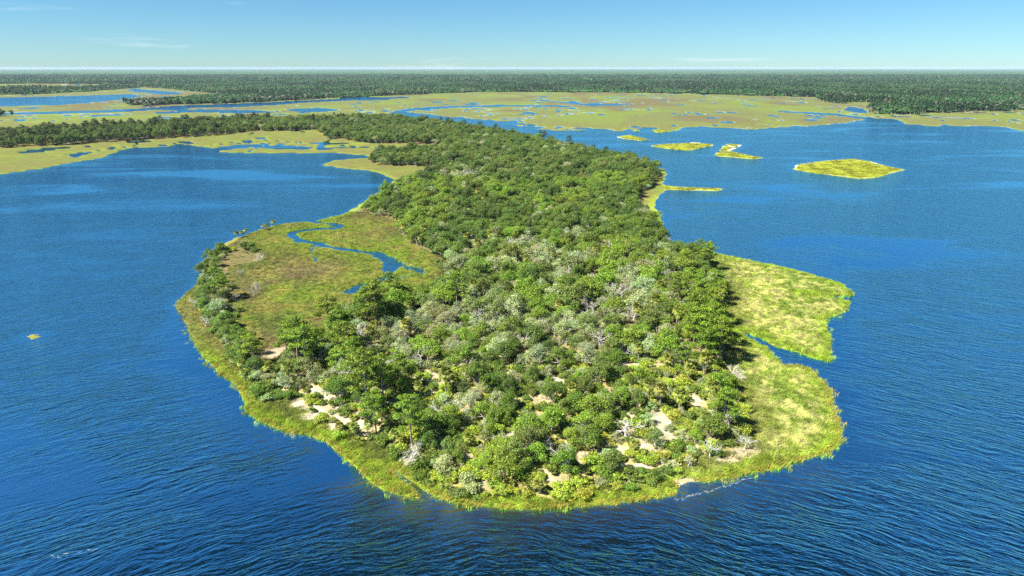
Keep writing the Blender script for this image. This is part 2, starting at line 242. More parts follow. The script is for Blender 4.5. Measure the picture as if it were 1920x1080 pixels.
def ground_colour(x, y, s, reg, sA, fo):
    """the colour of the soil, sand, leaf litter or marsh sward, with tree shade painted into the right lobe"""
    n1 = fbm(x / 14, y / 18, 71, 4); n2 = fbm(x / 45, y / 60, 73, 3); n3 = fbm(x / 3, y / 3, 75, 3)
    r = np.hypot(x, y)
    c = np.tile(np.array([[0.125, 0.150, 0.028]]), (len(x), 1))
    c = lerp(c, (0.150, 0.115, 0.045), smooth(0.42, 0.62, n2 + (n3 - .5) * .4))            # straw-brown sward
    c = lerp(c, (0.170, 0.240, 0.018), smooth(0.55, 0.70, n1) * 0.8)                       # fresh green
    # right lobe: pale yellow-green cordgrass
    right = smooth(30, 46, x - 0.0 * y) * smooth(480, 430, y) * (reg == 1)
    c = lerp(c, (0.260, 0.315, 0.050), right * 0.85)
    c = lerp(c, (0.150, 0.225, 0.026), right * smooth(0.48, 0.60, n2) * .7)
    c = lerp(c, (0.480, 0.450, 0.170), right * smooth(0.42, 0.64, n3 * .7 + n1 * .3) * 0.8)
    c = lerp(c, (0.150, 0.170, 0.032), right * smooth(-14, -2, fo + (n1 - .5) * 12) * .8)  # darker green beside the wood: the trees' shade painted into the grass
    # inner marsh: brown back, green along the creek
    inner = smooth(-25, -40, x) * smooth(200, 225, y) * smooth(430, 400, y)
    cr = sdf_line(x, y, CREEKS[0][1])
    c = lerp(c, (0.170, 0.235, 0.022), inner * smooth(38, 12, cr + (n1 - .5) * 40) * 0.75)
    c = lerp(c, (0.180, 0.160, 0.062), inner * smooth(26, 56, cr + (n2 - .5) * 70) * 0.65)
    c = lerp(c, (0.235, 0.205, 0.050), inner * smooth(.5, .62, fbm(x / 7, y / 9, 78, 3)) * .6)
    # far marsh, duller
    fm = smooth(900, 1400, y)
    bk = smooth(440, 560, y) * (reg < 10)
    c = lerp(c, (0.125, 0.135, 0.034), bk * .7)
    c = lerp(c, (0.118, 0.132, 0.044), fm * 0.85)
    c = lerp(c, (0.130, 0.190, 0.024), fm * smooth(0.54, 0.66, fbm(x / 160, y / 260, 77, 4)) * 0.5)
    c = lerp(c, (0.110, 0.085, 0.045), fm * smooth(0.58, 0.70, fbm(x / 120, y / 260, 79, 4)) * 0.7)
    # water's edge: bright reeds
    fr = smooth(7, 1.5, s + (n1 - .5) * 6)
    c = lerp(c, (0.230, 0.310, 0.022), fr * np.where(y > 500, .3, 0.8) * (1 - .7 * inner))
    isl = (reg >= 10) & (reg < 16)
    c = lerp(c, (0.310, 0.330, 0.028), isl * 0.8)
    c = lerp(c, (0.230, 0.230, 0.040), isl * smooth(0.45, 0.6, n1) * 0.6)
    # forest floor and sand
    fl = smooth(-1.5, 2.0, fo)
    c = lerp(c, (0.150, 0.120, 0.055), fl * 0.85)
    c = lerp(c, (0.200, 0.190, 0.030), fl * smooth(0.5, 0.65, n1) * 0.7)
    c = lerp(c, (0.400, 0.350, 0.110), fl * smooth(240, 180, y) * .7)
    c = lerp(c, (0.500, 0.410, 0.260), fl * smooth(0.48, 0.62, n3 * .5 + n1 * .5) * smooth(260, 180, y) * .85)
    sa = sand_amt(x, y)
    c = lerp(c, (0.370, 0.310, 0.195), sa * 0.9)
    c = lerp(c, (0.500, 0.455, 0.370), sa * smooth(0.48, 0.60, n1) * smooth(.35, .5, n3) * 0.85)
    c = lerp(c, (0.260, 0.240, 0.080), sa * smooth(0.55, 0.68, n3) * .6)
    for k_, p_ in enumerate(ISLETS[:5]):
        cyy = sum(q_[1] for q_ in p_) / len(p_)
        c = lerp(c, (0.62, 0.60, 0.52), (reg == 10 + k_) * smooth(6, 2, s) * smooth(-2, 10, y - cyy))
    # beach ring behind the islets, mud and bottom below water
    bt = smooth(0.15, -0.25, s * 0.3)
    mud = np.tile(np.array([[0.050, 0.040, 0.014]]), (len(x), 1))
    mud = lerp(mud, (0.130, 0.120, 0.024), smooth(0.42, 0.58, n1) * (y < 300))
    mud = lerp(mud, (0.330, 0.330, 0.250), smooth(330, 460, y) * smooth(0, 30, x) * 1.0)
    mud = lerp(mud, (0.420, 0.420, 0.380), smooth(1100, 1500, y))
    c = c * (1 - bt[:, None]) + mud * bt[:, None]
    return c

# ------------------------------------------------------------------ node helpers
def new_mat(name):
    m = bpy.data.materials.new(name); m.use_nodes = True
    nt = m.node_tree; nt.nodes.clear()
    o = nt.nodes.new('ShaderNodeOutputMaterial')
    return m, nt, o

def nd(nt, t, **kw):
    n = nt.nodes.new(t)
    for k, v in kw.items():
        if k.startswith('i_'):
            key = k[2:]
            n.inputs[int(key) if key.isdigit() else key].default_value = v
        else:
            setattr(n, k, v)
    return n

def mth(nt, op, a, b=None, c=None):
    n = nt.nodes.new('ShaderNodeMath'); n.operation = op
    for i, v in enumerate((a, b, c)):
        if v is None: continue
        if isinstance(v, (int, float)): n.inputs[i].default_value = v
        else: nt.links.new(v, n.inputs[i])
    return n.outputs[0]

def mixc(nt, f, a, b, mode='MIX'):
    n = nt.nodes.new('ShaderNodeMix'); n.data_type = 'RGBA'; n.blend_type = mode
    for i, v in ((0, f), (6, a), (7, b)):
        if isinstance(v, (int, float)): n.inputs[i].default_value = v
        elif isinstance(v, tuple): n.inputs[i].default_value = (*v, 1) if len(v) == 3 else v
        else: nt.links.new(v, n.inputs[i])
    return n.outputs[2]

def ground_material():
    m, nt, o = new_mat('ground')
    at = nd(nt, 'ShaderNodeAttribute', attribute_name='soil')
    geo = nd(nt, 'ShaderNodeNewGeometry')
    n1 = nd(nt, 'ShaderNodeTexNoise', i_Scale=1.3, i_Detail=5.0, i_Roughness=0.7)
    n2 = nd(nt, 'ShaderNodeTexNoise', i_Scale=0.11, i_Detail=4.0, i_Roughness=0.65)
    nt.links.new(geo.outputs['Position'], n1.inputs[0]); nt.links.new(geo.outputs['Position'], n2.inputs[0])
    f = mth(nt, 'ADD', mth(nt, 'MULTIPLY', n1.outputs[0], 1.1), mth(nt, 'MULTIPLY', n2.outputs[0], 0.7))
    f = mth(nt, 'ADD', f, 0.10)
    c = mixc(nt, 1.0, at.outputs['Color'], (1, 1, 1), 'MULTIPLY')
    sc = nd(nt, 'ShaderNodeVectorMath', operation='SCALE')
    nt.links.new(c, sc.inputs[0]); nt.links.new(f, sc.inputs['Scale'])
    b = nd(nt, 'ShaderNodeBsdfPrincipled', i_Roughness=0.95)
    b.inputs['Specular IOR Level'].default_value = 0.08
    bp = nd(nt, 'ShaderNodeBump', i_Strength=0.9, i_Distance=0.35)
    nt.links.new(n1.outputs[0], bp.inputs['Height'])
    nt.links.new(sc.outputs[0], b.inputs['Base Color']); nt.links.new(bp.outputs[0], b.inputs['Normal'])
    nt.links.new(b.outputs[0], o.inputs[0])
    return m

def water_material():
    m, nt, o = new_mat('water')
    geo = nd(nt, 'ShaderNodeNewGeometry')
    sep = nd(nt, 'ShaderNodeSeparateXYZ'); nt.links.new(geo.outputs['Position'], sep.inputs[0])
    X, Y = sep.outputs[0], sep.outputs[1]
    # crests bend round the point of the island
    q = mth(nt, 'ADD', Y, mth(nt, 'MULTIPLY', mth(nt, 'SQRT', mth(nt, 'ADD', mth(nt, 'MULTIPLY', X, X), 2500.0)), 0.62))
    wob = nd(nt, 'ShaderNodeTexNoise', i_Scale=0.05, i_Detail=2.0); nt.links.new(geo.outputs['Position'], wob.inputs[0])
    q = mth(nt, 'ADD', q, mth(nt, 'MULTIPLY', wob.outputs[0], 9.0))
    def waves(lam, stretch, det, seed):
        cmb = nd(nt, 'ShaderNodeCombineXYZ')
        nt.links.new(mth(nt, 'MULTIPLY', X, 1.0 / (lam * stretch)), cmb.inputs[0])
        nt.links.new(mth(nt, 'MULTIPLY', q, 1.0 / lam), cmb.inputs[1])
        cmb.inputs[2].default_value = seed
        n = nd(nt, 'ShaderNodeTexNoise', i_Scale=1.0, i_Detail=det, i_Roughness=0.55, i_Distortion=0.25)
        nt.links.new(cmb.outputs[0], n.inputs[0])
        return n.outputs[0]
    a = waves(1.2, 3.6, 2.0, 1.3); b2 = waves(0.6, 2.6, 2.0, 4.7); c = waves(4.2, 3.0, 2.0, 8.1)
    hgt = mth(nt, 'ADD', mth(nt, 'MULTIPLY', a, 1.0), mth(nt, 'ADD', mth(nt, 'MULTIPLY', b2, 0.38), mth(nt, 'MULTIPLY', c, 0.8)))
    # wind: lulls and gusts in long streaks
    gm = nd(nt, 'ShaderNodeMapping'); gm.inputs['Scale'].default_value = (0.006, 0.016, 1); gm.inputs['Rotation'].default_value = (0, 0, R(12))
    nt.links.new(geo.outputs['Position'], gm.inputs[0])
    gust = nd(nt, 'ShaderNodeTexNoise', i_Scale=1.0, i_Detail=5.0, i_Roughness=0.6, i_Distortion=0.8); nt.links.new(gm.outputs[0], gust.inputs[0])
    gs = nd(nt, 'ShaderNodeMapRange'); gs.inputs[1].default_value = 0.36; gs.inputs[2].default_value = 0.50; gs.inputs[3].default_value = 0.16; gs.inputs[4].default_value = 1.0
    nt.links.new(gust.outputs[0], gs.inputs[0])
    dep = nd(nt, 'ShaderNodeAttribute', attribute_name='depth')
    lee = nd(nt, 'ShaderNodeMapRange'); lee.inputs[1].default_value = 0.0; lee.inputs[2].default_value = 1.6; lee.inputs[3].default_value = 0.25; lee.inputs[4].default_value = 1.0
    nt.links.new(dep.outputs['Fac'], lee.inputs[0])
    bp = nd(nt, 'ShaderNodeBump', i_Distance=0.55)
    nt.links.new(hgt, bp.inputs['Height'])
    nt.links.new(mth(nt, 'MULTIPLY', mth(nt, 'MULTIPLY', gs.outputs[0], lee.outputs[0]), 0.85), bp.inputs['Strength'])
    gl = nd(nt, 'ShaderNodeBsdfGlossy', i_Roughness=0.13); gl.inputs[0].default_value = (0.34, 0.73, 0.88, 1)
    nt.links.new(bp.outputs[0], gl.inputs['Normal'])
    body = nd(nt, 'ShaderNodeBsdfDiffuse'); body.inputs[0].default_value = WATER_BODY
    tr = nd(nt, 'ShaderNodeBsdfTransparent'); tr.inputs[0].default_value = (0.80, 0.86, 0.86, 1)
    ab = mth(nt, 'SUBTRACT', 1.0, mth(nt, 'POWER', 2.718, mth(nt, 'MULTIPLY', dep.outputs['Fac'], -1.3)))
    under = nd(nt, 'ShaderNodeMixShader'); nt.links.new(ab, under.inputs[0]); nt.links.new(tr.outputs[0], under.inputs[1]); nt.links.new(body.outputs[0], under.inputs[2])
    fr = nd(nt, 'ShaderNodeFresnel', i_IOR=1.21); nt.links.new(bp.outputs[0], fr.inputs['Normal'])
    top = nd(nt, 'ShaderNodeMixShader'); nt.links.new(fr.outputs[0], top.inputs[0]); nt.links.new(under.outputs[0], top.inputs[1]); nt.links.new(gl.outputs[0], top.inputs[2])
    nt.links.new(top.outputs[0], o.inputs[0])
    return m

WATER_BODY = (0.0009, 0.0068, 0.0118, 1)

def leaf_material(name, source, trans=0.24, jitter=0.65):
    """leaves: colour from the tree (object colour) or from the instancing point"""
    m, nt, o = new_mat(name)
    if source == 'object':
        cn = nd(nt, 'ShaderNodeObjectInfo').outputs['Color']
    else:
        cn = nd(nt, 'ShaderNodeAttribute', attribute_type='INSTANCER', attribute_name='tint').outputs['Color']
    geo = nd(nt, 'ShaderNodeNewGeometry')
    v = mth(nt, 'ADD', mth(nt, 'MULTIPLY', geo.outputs['Random Per Island'], jitter * 2), 1 - jitter)
    sc = nd(nt, 'ShaderNodeVectorMath', operation='SCALE'); nt.links.new(cn, sc.inputs[0]); nt.links.new(v, sc.inputs['Scale'])
    hs = nd(nt, 'ShaderNodeHueSaturation'); nt.links.new(sc.outputs[0], hs.inputs['Color'])
    r2 = mth(nt, 'FRACT', mth(nt, 'MULTIPLY', geo.outputs['Random Per Island'], 7.31))
    nt.links.new(mth(nt, 'ADD', 0.485, mth(nt, 'MULTIPLY', r2, 0.03)), hs.inputs['Hue'])
    b = nd(nt, 'ShaderNodeBsdfPrincipled', i_Roughness=0.55); b.inputs['Specular IOR Level'].default_value = 0.25
    t = nd(nt, 'ShaderNodeBsdfTranslucent')
    nt.links.new(hs.outputs[0], b.inputs['Base Color']); nt.links.new(hs.outputs[0], t.inputs[0])
    mx = nd(nt, 'ShaderNodeMixShader', i_0=trans); nt.links.new(b.outputs[0], mx.inputs[1]); nt.links.new(t.outputs[0], mx.inputs[2])
    nt.links.new(mx.outputs[0], o.inputs[0])
    return m

def bark_material(name, c1, c2):
    m, nt, o = new_mat(name)
    tc = nd(nt, 'ShaderNodeTexCoord'); n = nd(nt, 'ShaderNodeTexNoise', i_Scale=2.5, i_Detail=4.0)
    nt.links.new(tc.outputs['Object'], n.inputs[0])
    b = nd(nt, 'ShaderNodeBsdfPrincipled', i_Roughness=0.9)
    nt.links.new(mixc(nt, n.outputs[0], c1, c2), b.inputs['Base Color']); nt.links.new(b.outputs[0], o.inputs[0])
    return m

M = dict(ground=ground_material(), water=water_material(),
         leaf=leaf_material('leaf', 'object'), leaf_i=leaf_material('leaf_mass', 'point'), leaf_far=leaf_material('far_leaf', 'point', 0.2, 0.22),
         grass_i=leaf_material('marsh_grass', 'point', 0.4, 0.35),
         bark=bark_material('oak_bark', (0.20, 0.18, 0.15), (0.46, 0.44, 0.38)),
         pine_bark=bark_material('pine_bark', (0.16, 0.10, 0.07), (0.34, 0.26, 0.20)),
         palm_bark=bark_material('palm_bark', (0.20, 0.17, 0.13), (0.38, 0.34, 0.28)),
         pale_bark=bark_material('lichened_bark', (0.40, 0.38, 0.30), (0.64, 0.61, 0.51)),
         dead=bark_material('bleached_wood', (0.34, 0.32, 0.28), (0.58, 0.55, 0.50)))

# ------------------------------------------------------------------ object helpers
def tag(o, label, cat=None, group=None, kind=None):
    o['label'] = label
    if cat: o['category'] = cat
    if group: o['group'] = group
    if kind: o['kind'] = kind
    return o

def mesh_from(name, V, Fq, mats, mi=None, attrs=None):
    me = bpy.data.meshes.new(name)
    V = np.asarray(V, np.float32)
    if isinstance(Fq, np.ndarray):
        k = Fq.shape[1]; n = len(Fq)
        me.vertices.add(len(V)); me.vertices.foreach_set('co', V.ravel())
        me.loops.add(n * k); me.loops.foreach_set('vertex_index', Fq.astype(np.int32).ravel())
        me.polygons.add(n); me.polygons.foreach_set('loop_start', np.arange(0, n * k, k, dtype=np.int32))
        me.update(calc_edges=True)
    else:
        me.from_pydata([tuple(v) for v in V], [], Fq); me.update()
    for m in mats: me.materials.append(m)
    if mi is not None: me.polygons.foreach_set('material_index', np.asarray(mi, np.int32))
    for nm, (tp, arr) in (attrs or {}).items():
        a = me.attributes.new(nm, tp, 'POINT')
        a.data.foreach_set('color' if tp == 'FLOAT_COLOR' else 'value', np.asarray(arr, np.float32 if tp != 'INT' else np.int32).ravel())
    return me

# ------------------------------------------------------------------ terrain and water sheets
ang = np.concatenate([np.linspace(-math.pi, -1.0, 60, endpoint=False), np.linspace(-1.0, 1.0, 690, endpoint=False), np.linspace(1.0, math.pi, 61)])
rr = [1.0, 20, 50, 75, 90]
while rr[-1] < 60000:
    q = rr[-1]
    rr.append(q + min(max(0.75, 1.0 * q * q / 61470), 26) if q < 4300 else q * 1.12)
rr = np.array(rr)
GA, GR = np.meshgrid(ang, rr)
gx = (np.sin(GA) * GR).ravel(); gy = (np.cos(GA) * GR).ravel()
near = np.hypot(gx, gy) < 5000
gs = np.full(gx.shape, 20.0); greg = np.full(gx.shape, 2); gsA = np.full(gx.shape, -1.0)
a_, b_, c_, d_ = land_fields(gx[near], gy[near]); gs[near] = a_; greg[near] = b_; gsA[near] = c_
a_ = np.maximum(sdf_poly(gx[~near], gy[~near], LAND_A), sdf_poly(gx[~near], gy[~near], LAND_B)); gs[~near] = np.clip(a_, -30, 60)
gh = height(gx, gy, gs)
gc = ground_colour(gx, gy, gs, greg, gsA, forest_sd(gx, gy))
NR, NA = len(rr), len(ang)
i0 = (np.arange(NR - 1)[:, None] * NA + np.arange(NA - 1)[None, :]).ravel()
quads = np.stack([i0, i0 + 1, i0 + 1 + NA, i0 + NA], 1)[:, ::-1]
fh = gh[quads].max(1)
fx = gx[quads].mean(1); fy = gy[quads].mean(1)
fs = gs[quads].mean(1)
freg = greg[quads[:, 0]]
inner_poly = [(-150, 230), (-20, 200), (-20, 330), (-60, 420), (-150, 420)]
fid = np.full(len(quads), 0)
fid[(fh > -0.15) & (freg == 1)] = 1
fid[(fh > -0.15) & (freg == 2)] = 2
for k in range(len(ISLETS)): fid[(fh > -0.15) & (freg == 10 + k)] = 10 + k
ffo = forest_sd(fx, fy)
fid[(fid == 1) & (fx > 38) & (fy < 440) & (ffo < 0.5)] = 3
fid[(fid == 1) & (fx < -30) & (fy > 200) & (fy < 425) & (ffo < 0.5)] = 4
fid[(fid == 1) & (fy > 560) & (ffo < 0.5)] = 5
GROUND_NAMES = {0: ('bay_bottom', 'brown and sandy bottom showing through the shallow bay water', 'seabed'),
    1: ('island_ground', 'sandy litter-covered ground and green reed edge under the island forest', 'ground'),
    2: ('far_marsh', 'wide tan and olive marsh flat in front of the mainland woods', 'marsh'),
    3: ('grass_flat', 'pale yellow green grass lobe cut by a creek on the right shore', 'marsh'),
    4: ('inner_marsh', 'olive and brown marsh with a winding blue creek inside the left shore', 'marsh'),
    5: ('back_marsh', 'olive marsh around the back cove and the long tree belt at left', 'marsh'),
    10: ('marsh_islet', 'large yellow lens-shaped grass islet with a white beach, alone on the right', 'islet'),
    11: ('marsh_islet', 'yellow hooked grass islet trailing a thin spit to the right', 'islet'),
    12: ('marsh_islet', 'flat yellow grass islet just left of the hooked islet', 'islet'),
    13: ('marsh_islet', 'small pale sandbar islet nearest the far marsh edge', 'islet'),
    14: ('marsh_islet', 'thin low grass islet touching the far marsh shore', 'islet'),
    15: ('marsh_islet', 'narrow green grass bar reaching out from the right forest shoulder', 'islet'),
    16: ('marsh_islet', 'tiny floating tuft of yellow weed alone in the left bay', 'islet')}
V3 = np.stack([gx, gy, gh], 1)
for k, (nm, lb, ct) in GROUND_NAMES.items():
    fq = quads[fid == k]
    if not len(fq): continue
    u, inv = np.unique(fq, return_inverse=True)
    me = mesh_from(nm, V3[u], inv.reshape(fq.shape), [M['ground']], attrs={'soil': ('FLOAT_COLOR', np.concatenate([gc[u], np.ones((len(u), 1))], 1))})
    me.polygons.foreach_set('use_smooth', np.ones(len(fq), bool))
    o = bpy.data.objects.new(nm, me); col.objects.link(o)
    tag(o, lb, ct, 'grass islets in the right bay' if 10 <= k <= 15 else None, 'structure')
wet = gh[quads].min(1) < 0.06
fq = quads[wet]; u, inv = np.unique(fq, return_inverse=True)
wv = V3[u].copy(); wv[:, 2] = 0
me = mesh_from('water', wv, inv.reshape(fq.shape), [M['water']], attrs={'depth': ('FLOAT', np.maximum(0, -gh[u]))})
o = bpy.data.objects.new('water', me); col.objects.link(o)
tag(o, 'rippled deep blue bay water surrounding the wooded island', 'water', None, 'structure')

# ------------------------------------------------------------------ plant builders (numpy quads/tris -> shared meshes)
class Acc:
    def __init__(s): s.v = []; s.f = []; s.m = []; s.n = 0
    def add(s, V, Fc, mi=0):
        s.v.append(np.asarray(V, float)); s.f += [tuple(i + s.n for i in f) for f in Fc]; s.m += [mi] * len(Fc); s.n += len(V)
    def tube(s, pts, rads, sides=5, mi=0):
        pts = [np.array(p, float) for p in pts]; V = []; n = len(pts)
        for i, p in enumerate(pts):
            t = pts[min(i + 1, n - 1)] - pts[max(i - 1, 0)]; t = t / (np.linalg.norm(t) + 1e-9)
            a = np.cross(t, (0.31, 0.95, 0.12)); a /= np.linalg.norm(a) + 1e-9; b = np.cross(t, a)
            for k in range(sides):
                w = 2 * math.pi * k / sides
                V.append(p + rads[i] * (a * math.cos(w) + b * math.sin(w)))
        Fc = [(i * sides + k, i * sides + (k + 1) % sides, (i + 1) * sides + (k + 1) % sides, (i + 1) * sides + k) for i in range(n - 1) for k in range(sides)]
        s.add(V, Fc, mi)
    def sprays(s, C, N, size, g, aspect=0.6, mi=0):
        """leaf sprays: one ragged rhomb at each centre C, facing N"""
        n = len(C); N = N / (np.linalg.norm(N, axis=1, keepdims=True) + 1e-9)
        t = g.normal(size=(n, 3)); t -= (t * N).sum(1, keepdims=True) * N; t /= np.linalg.norm(t, axis=1, keepdims=True) + 1e-9
        b = np.cross(N, t); sz = (size * g.uniform(0.6, 1.4, n))[:, None]
        P = np.stack([C - t * sz, C - b * sz * aspect * g.uniform(.6, 1.2, (n, 1)) + t * sz * g.uniform(-.3, .3, (n, 1)), C + t * sz - N * sz * .25, C + b * sz * aspect * g.uniform(.6, 1.2, (n, 1)) + t * sz * g.uniform(-.3, .3, (n, 1))], 1).reshape(-1, 3)
        s.v.append(P); k = s.n
        s.f += [(k + 4 * i, k + 4 * i + 1, k + 4 * i + 2, k + 4 * i + 3) for i in range(n)]; s.m += [mi] * n; s.n += 4 * n
    def mesh(s, name, mats):
        return mesh_from(name, np.concatenate(s.v), s.f, mats, s.m)

def crown_points(g, n, cl):
    """points and outward normals on the shells of several leaf clumps"""
    w = np.array([c[3] ** 2 for c in cl]); idx = g.choice(len(cl), n, p=w / w.sum())
    cc = np.array([c[:3] for c in cl])[idx]; rad = np.array([c[3] for c in cl])[idx]
    d = g.normal(size=(n, 3)); d[:, 2] = d[:, 2] * 0.9 + 0.35; d /= np.linalg.norm(d, axis=1, keepdims=True)
    rr_ = rad * g.uniform(0.55, 1.08, n)
    P = cc + d * rr_[:, None] * np.array([1, 1, 0.72])
    out = g.random(n) < .09
    P[out] += (d * rad[:, None] * g.uniform(.1, .38, (n, 1)))[out]
    return P, d * 0.8 + np.array([0, 0, 0.7]) + g.normal(size=(n, 3)) * 0.55

def make_oak(seed, leaves=2000, Rc=5.0, Hh=8.0, size=0.34, twigs=30, light=False, ncl=15):
    g = np.random.default_rng(seed)
    cl = []
    p1, p2 = g.uniform(0, 6.28, 2); el = g.uniform(.75, 1.0)
    for i in range(ncl):
        a = i * 2.4 + g.uniform(-.5, .5); q = math.sqrt((i + .5) / ncl) * g.uniform(.75, 1.12)
        q *= 1 + .24 * math.sin(2 * a + p1) + .16 * math.sin(3 * a + p2)          # lopsided outline
        r_ = Rc * g.uniform(.17, .40)
        cl.append((math.cos(a) * q * Rc * .82, math.sin(a) * q * Rc * .82 * el, max(Hh * .25, Hh * (.80 - .36 * q * q) + g.normal() * .75), r_))
    T = Acc(); Cr = Acc()
    T.tube([(0, 0, -.4), (g.uniform(-.2, .2), g.uniform(-.2, .2), Hh * .16), (g.uniform(-.4, .4), g.uniform(-.4, .4), Hh * .30)], [.42, .33, .26], 6)
    for c in cl:
        e = np.array(c[:3]); s0 = np.array([0, 0, Hh * g.uniform(.14, .3)])
        mid = (s0 + e) / 2 + g.normal(size=3) * .5 + np.array([0, 0, -.2])
        T.tube([s0, mid, e, e + (e - mid) * .35 + g.normal(size=3) * .3], [.17, .11, .06, .02], 4)
    for _ in range(twigs):
        c = cl[g.integers(len(cl))]; e = np.array(c[:3]); d = g.normal(size=3); d[2] = abs(d[2]) + .25; d /= np.linalg.norm(d)
        m1 = e + d * c[3] * .6 + g.normal(size=3) * .2; m2 = e + d * c[3] * g.uniform(1.0, 1.3) + g.normal(size=3) * .25
        T.tube([e, m1, m2], [.055, .036, .014], 3)
    P, N = crown_points(g, leaves, cl)
    Cr.sprays(P, N, size, g)
    return T, Cr

def make_pine(seed, Hh=14.0, detail=1.0):
    g = np.random.default_rng(seed); T = Acc(); Cr = Acc()
    lean = g.normal(size=2) * .35
    tip = np.array([lean[0], lean[1], Hh])
    T.tube([(0, 0, -.4), (lean[0] * .3, lean[1] * .3, Hh * .4), (lean[0] * .7, lean[1] * .7, Hh * .75), tip], [.26, .2, .13, .04], 6)
    nb = 17
    for i in range(nb):
        f = .40 + .58 * (i / nb) + g.uniform(-.02, .02)
        L = (1 - (f - .40) / .64) ** .6 * Hh * .25 * g.uniform(.65, 1.15) + .5
        a = i * 2.4 + g.uniform(-.5, .5)
        s0 = np.array([lean[0] * f, lean[1] * f, Hh * f]); e = s0 + np.array([math.cos(a) * L, math.sin(a) * L, L * g.uniform(.1, .38)])
        T.tube([s0, (s0 + e) / 2 + np.array([0, 0, -.1]), e], [.075, .05, .02], 3)
        for j in range(3):
            c = s0 + (e - s0) * (.5 + .25 * j) + g.normal(size=3) * np.array([.45, .45, .15])
            n = int((80 if j else 50) * detail)
            d = g.normal(size=(n, 3)); d /= np.linalg.norm(d, axis=1, keepdims=True)
            Pq = c + d * np.array([1.35, 1.35, .55]) * g.uniform(.4, 1.0, (n, 1)) * (1.0 if j else .7)
            Cr.sprays(Pq, d * .7 + np.array([0, 0, .6]) + g.normal(size=(n, 3)) * .4, .27 / math.sqrt(detail), g, .4)
    n = int(70 * detail); d = g.normal(size=(n, 3)); d /= np.linalg.norm(d, axis=1, keepdims=True)
    Cr.sprays(tip + d * np.array([.9, .9, .7]) * g.uniform(.3, 1, (n, 1)), d + np.array([0, 0, .5]), .27 / math.sqrt(detail), g, .4)
    return T, Cr

def fan_leaf(A, g, base, dirv, L, droop):
    """a palm fan: petiole end, then pleated blades"""
    d = np.array(dirv, float); d /= np.linalg.norm(d); up = np.array([0, 0, 1.0])
    sd = np.cross(d, up); sd /= np.linalg.norm(sd) + 1e-9; nn = np.cross(sd, d)
    hub = np.array(base) + d * L * .45
    A.add([base, base + sd * .04, hub + sd * .04, hub], [(0, 1, 2, 3)])
    for k in range(9):
        w = (k - 4) / 4 * 1.25
        t = d * math.cos(w) + sd * math.sin(w)
        Lb = L * .62 * (1 - .12 * abs(w))
        p1 = hub + t * Lb * .55 + nn * .05; p2 = hub + t * Lb - up * droop * Lb
        s2 = np.cross(t, nn) * .075 * L
        A.add([hub, p1 + s2 + nn * .04 * (-1) ** k, p2, p1 - s2], [(0, 1, 2, 3)])

def make_palm(seed, Hh=3.3, nl=26):
    g = np.random.default_rng(seed); T = Acc(); Cr = Acc()
    ln = g.normal(size=2) * .25
    top = np.array([ln[0], ln[1], Hh])
    T.tube([(0, 0, -.4), (ln[0] * .3, ln[1] * .3, Hh * .5), top], [.2, .17, .19], 6)
    for i in range(nl):
        a = i * 2.4; el = 1.15 - 1.65 * (i / nl) + g.uniform(-.12, .12)
        fan_leaf(Cr, g, top, (math.cos(a) * math.cos(el), math.sin(a) * math.cos(el), math.sin(el)), g.uniform(1.5, 2.0), .15 + .3 * (i / nl))
    return T, Cr

def make_palmetto(seed, nl=26):
    g = np.random.default_rng(seed); T = Acc(); Cr = Acc()
    for k in range(3):
        b = np.array([*(g.normal(size=2) * .55), 0.0])
        T.tube([b + np.array([0, 0, -.2]), b + np.array([g.uniform(-.1, .1), 0, .35])], [.11, .09], 5)
        for i in range(nl // 3):
            a = i * 2.4 + k; el = g.uniform(.25, 1.15)
            fan_leaf(Cr, g, b + np.array([0, 0, .3]), (math.cos(a) * math.cos(el), math.sin(a) * math.cos(el), math.sin(el)), g.uniform(1.1, 1.5), .2)
    return T, Cr

def make_shrub(seed, leaves=950, Rc=2.0, Hh=2.2, twigs=10):
    g = np.random.default_rng(seed); cl = []
    for i in range(7):
        a = i * 2.4; q = math.sqrt((i + .5) / 7)
        cl.append((math.cos(a) * q * Rc * .75, math.sin(a) * q * Rc * .75, Hh * (.72 - .35 * q * q) + g.uniform(-.25, .25), Rc * g.uniform(.3, .45)))
    T = Acc(); Cr = Acc()
    for c in cl:
        e = np.array(c[:3]); b = np.array([e[0] * .15, e[1] * .15, -.2])
        T.tube([b, (b + e) / 2 + g.normal(size=3) * .15, e + g.normal(size=3) * .1], [.07, .05, .02], 4)
    for _ in range(twigs):
        c = cl[g.integers(7)]; e = np.array(c[:3]); d = g.normal(size=3); d[2] = abs(d[2]) + .2; d /= np.linalg.norm(d)
        T.tube([e, e + d * c[3] * 1.25], [.035, .012], 3)
    P, N = crown_points(g, leaves, cl); Cr.sprays(P, N, .175, g)
    return T, Cr

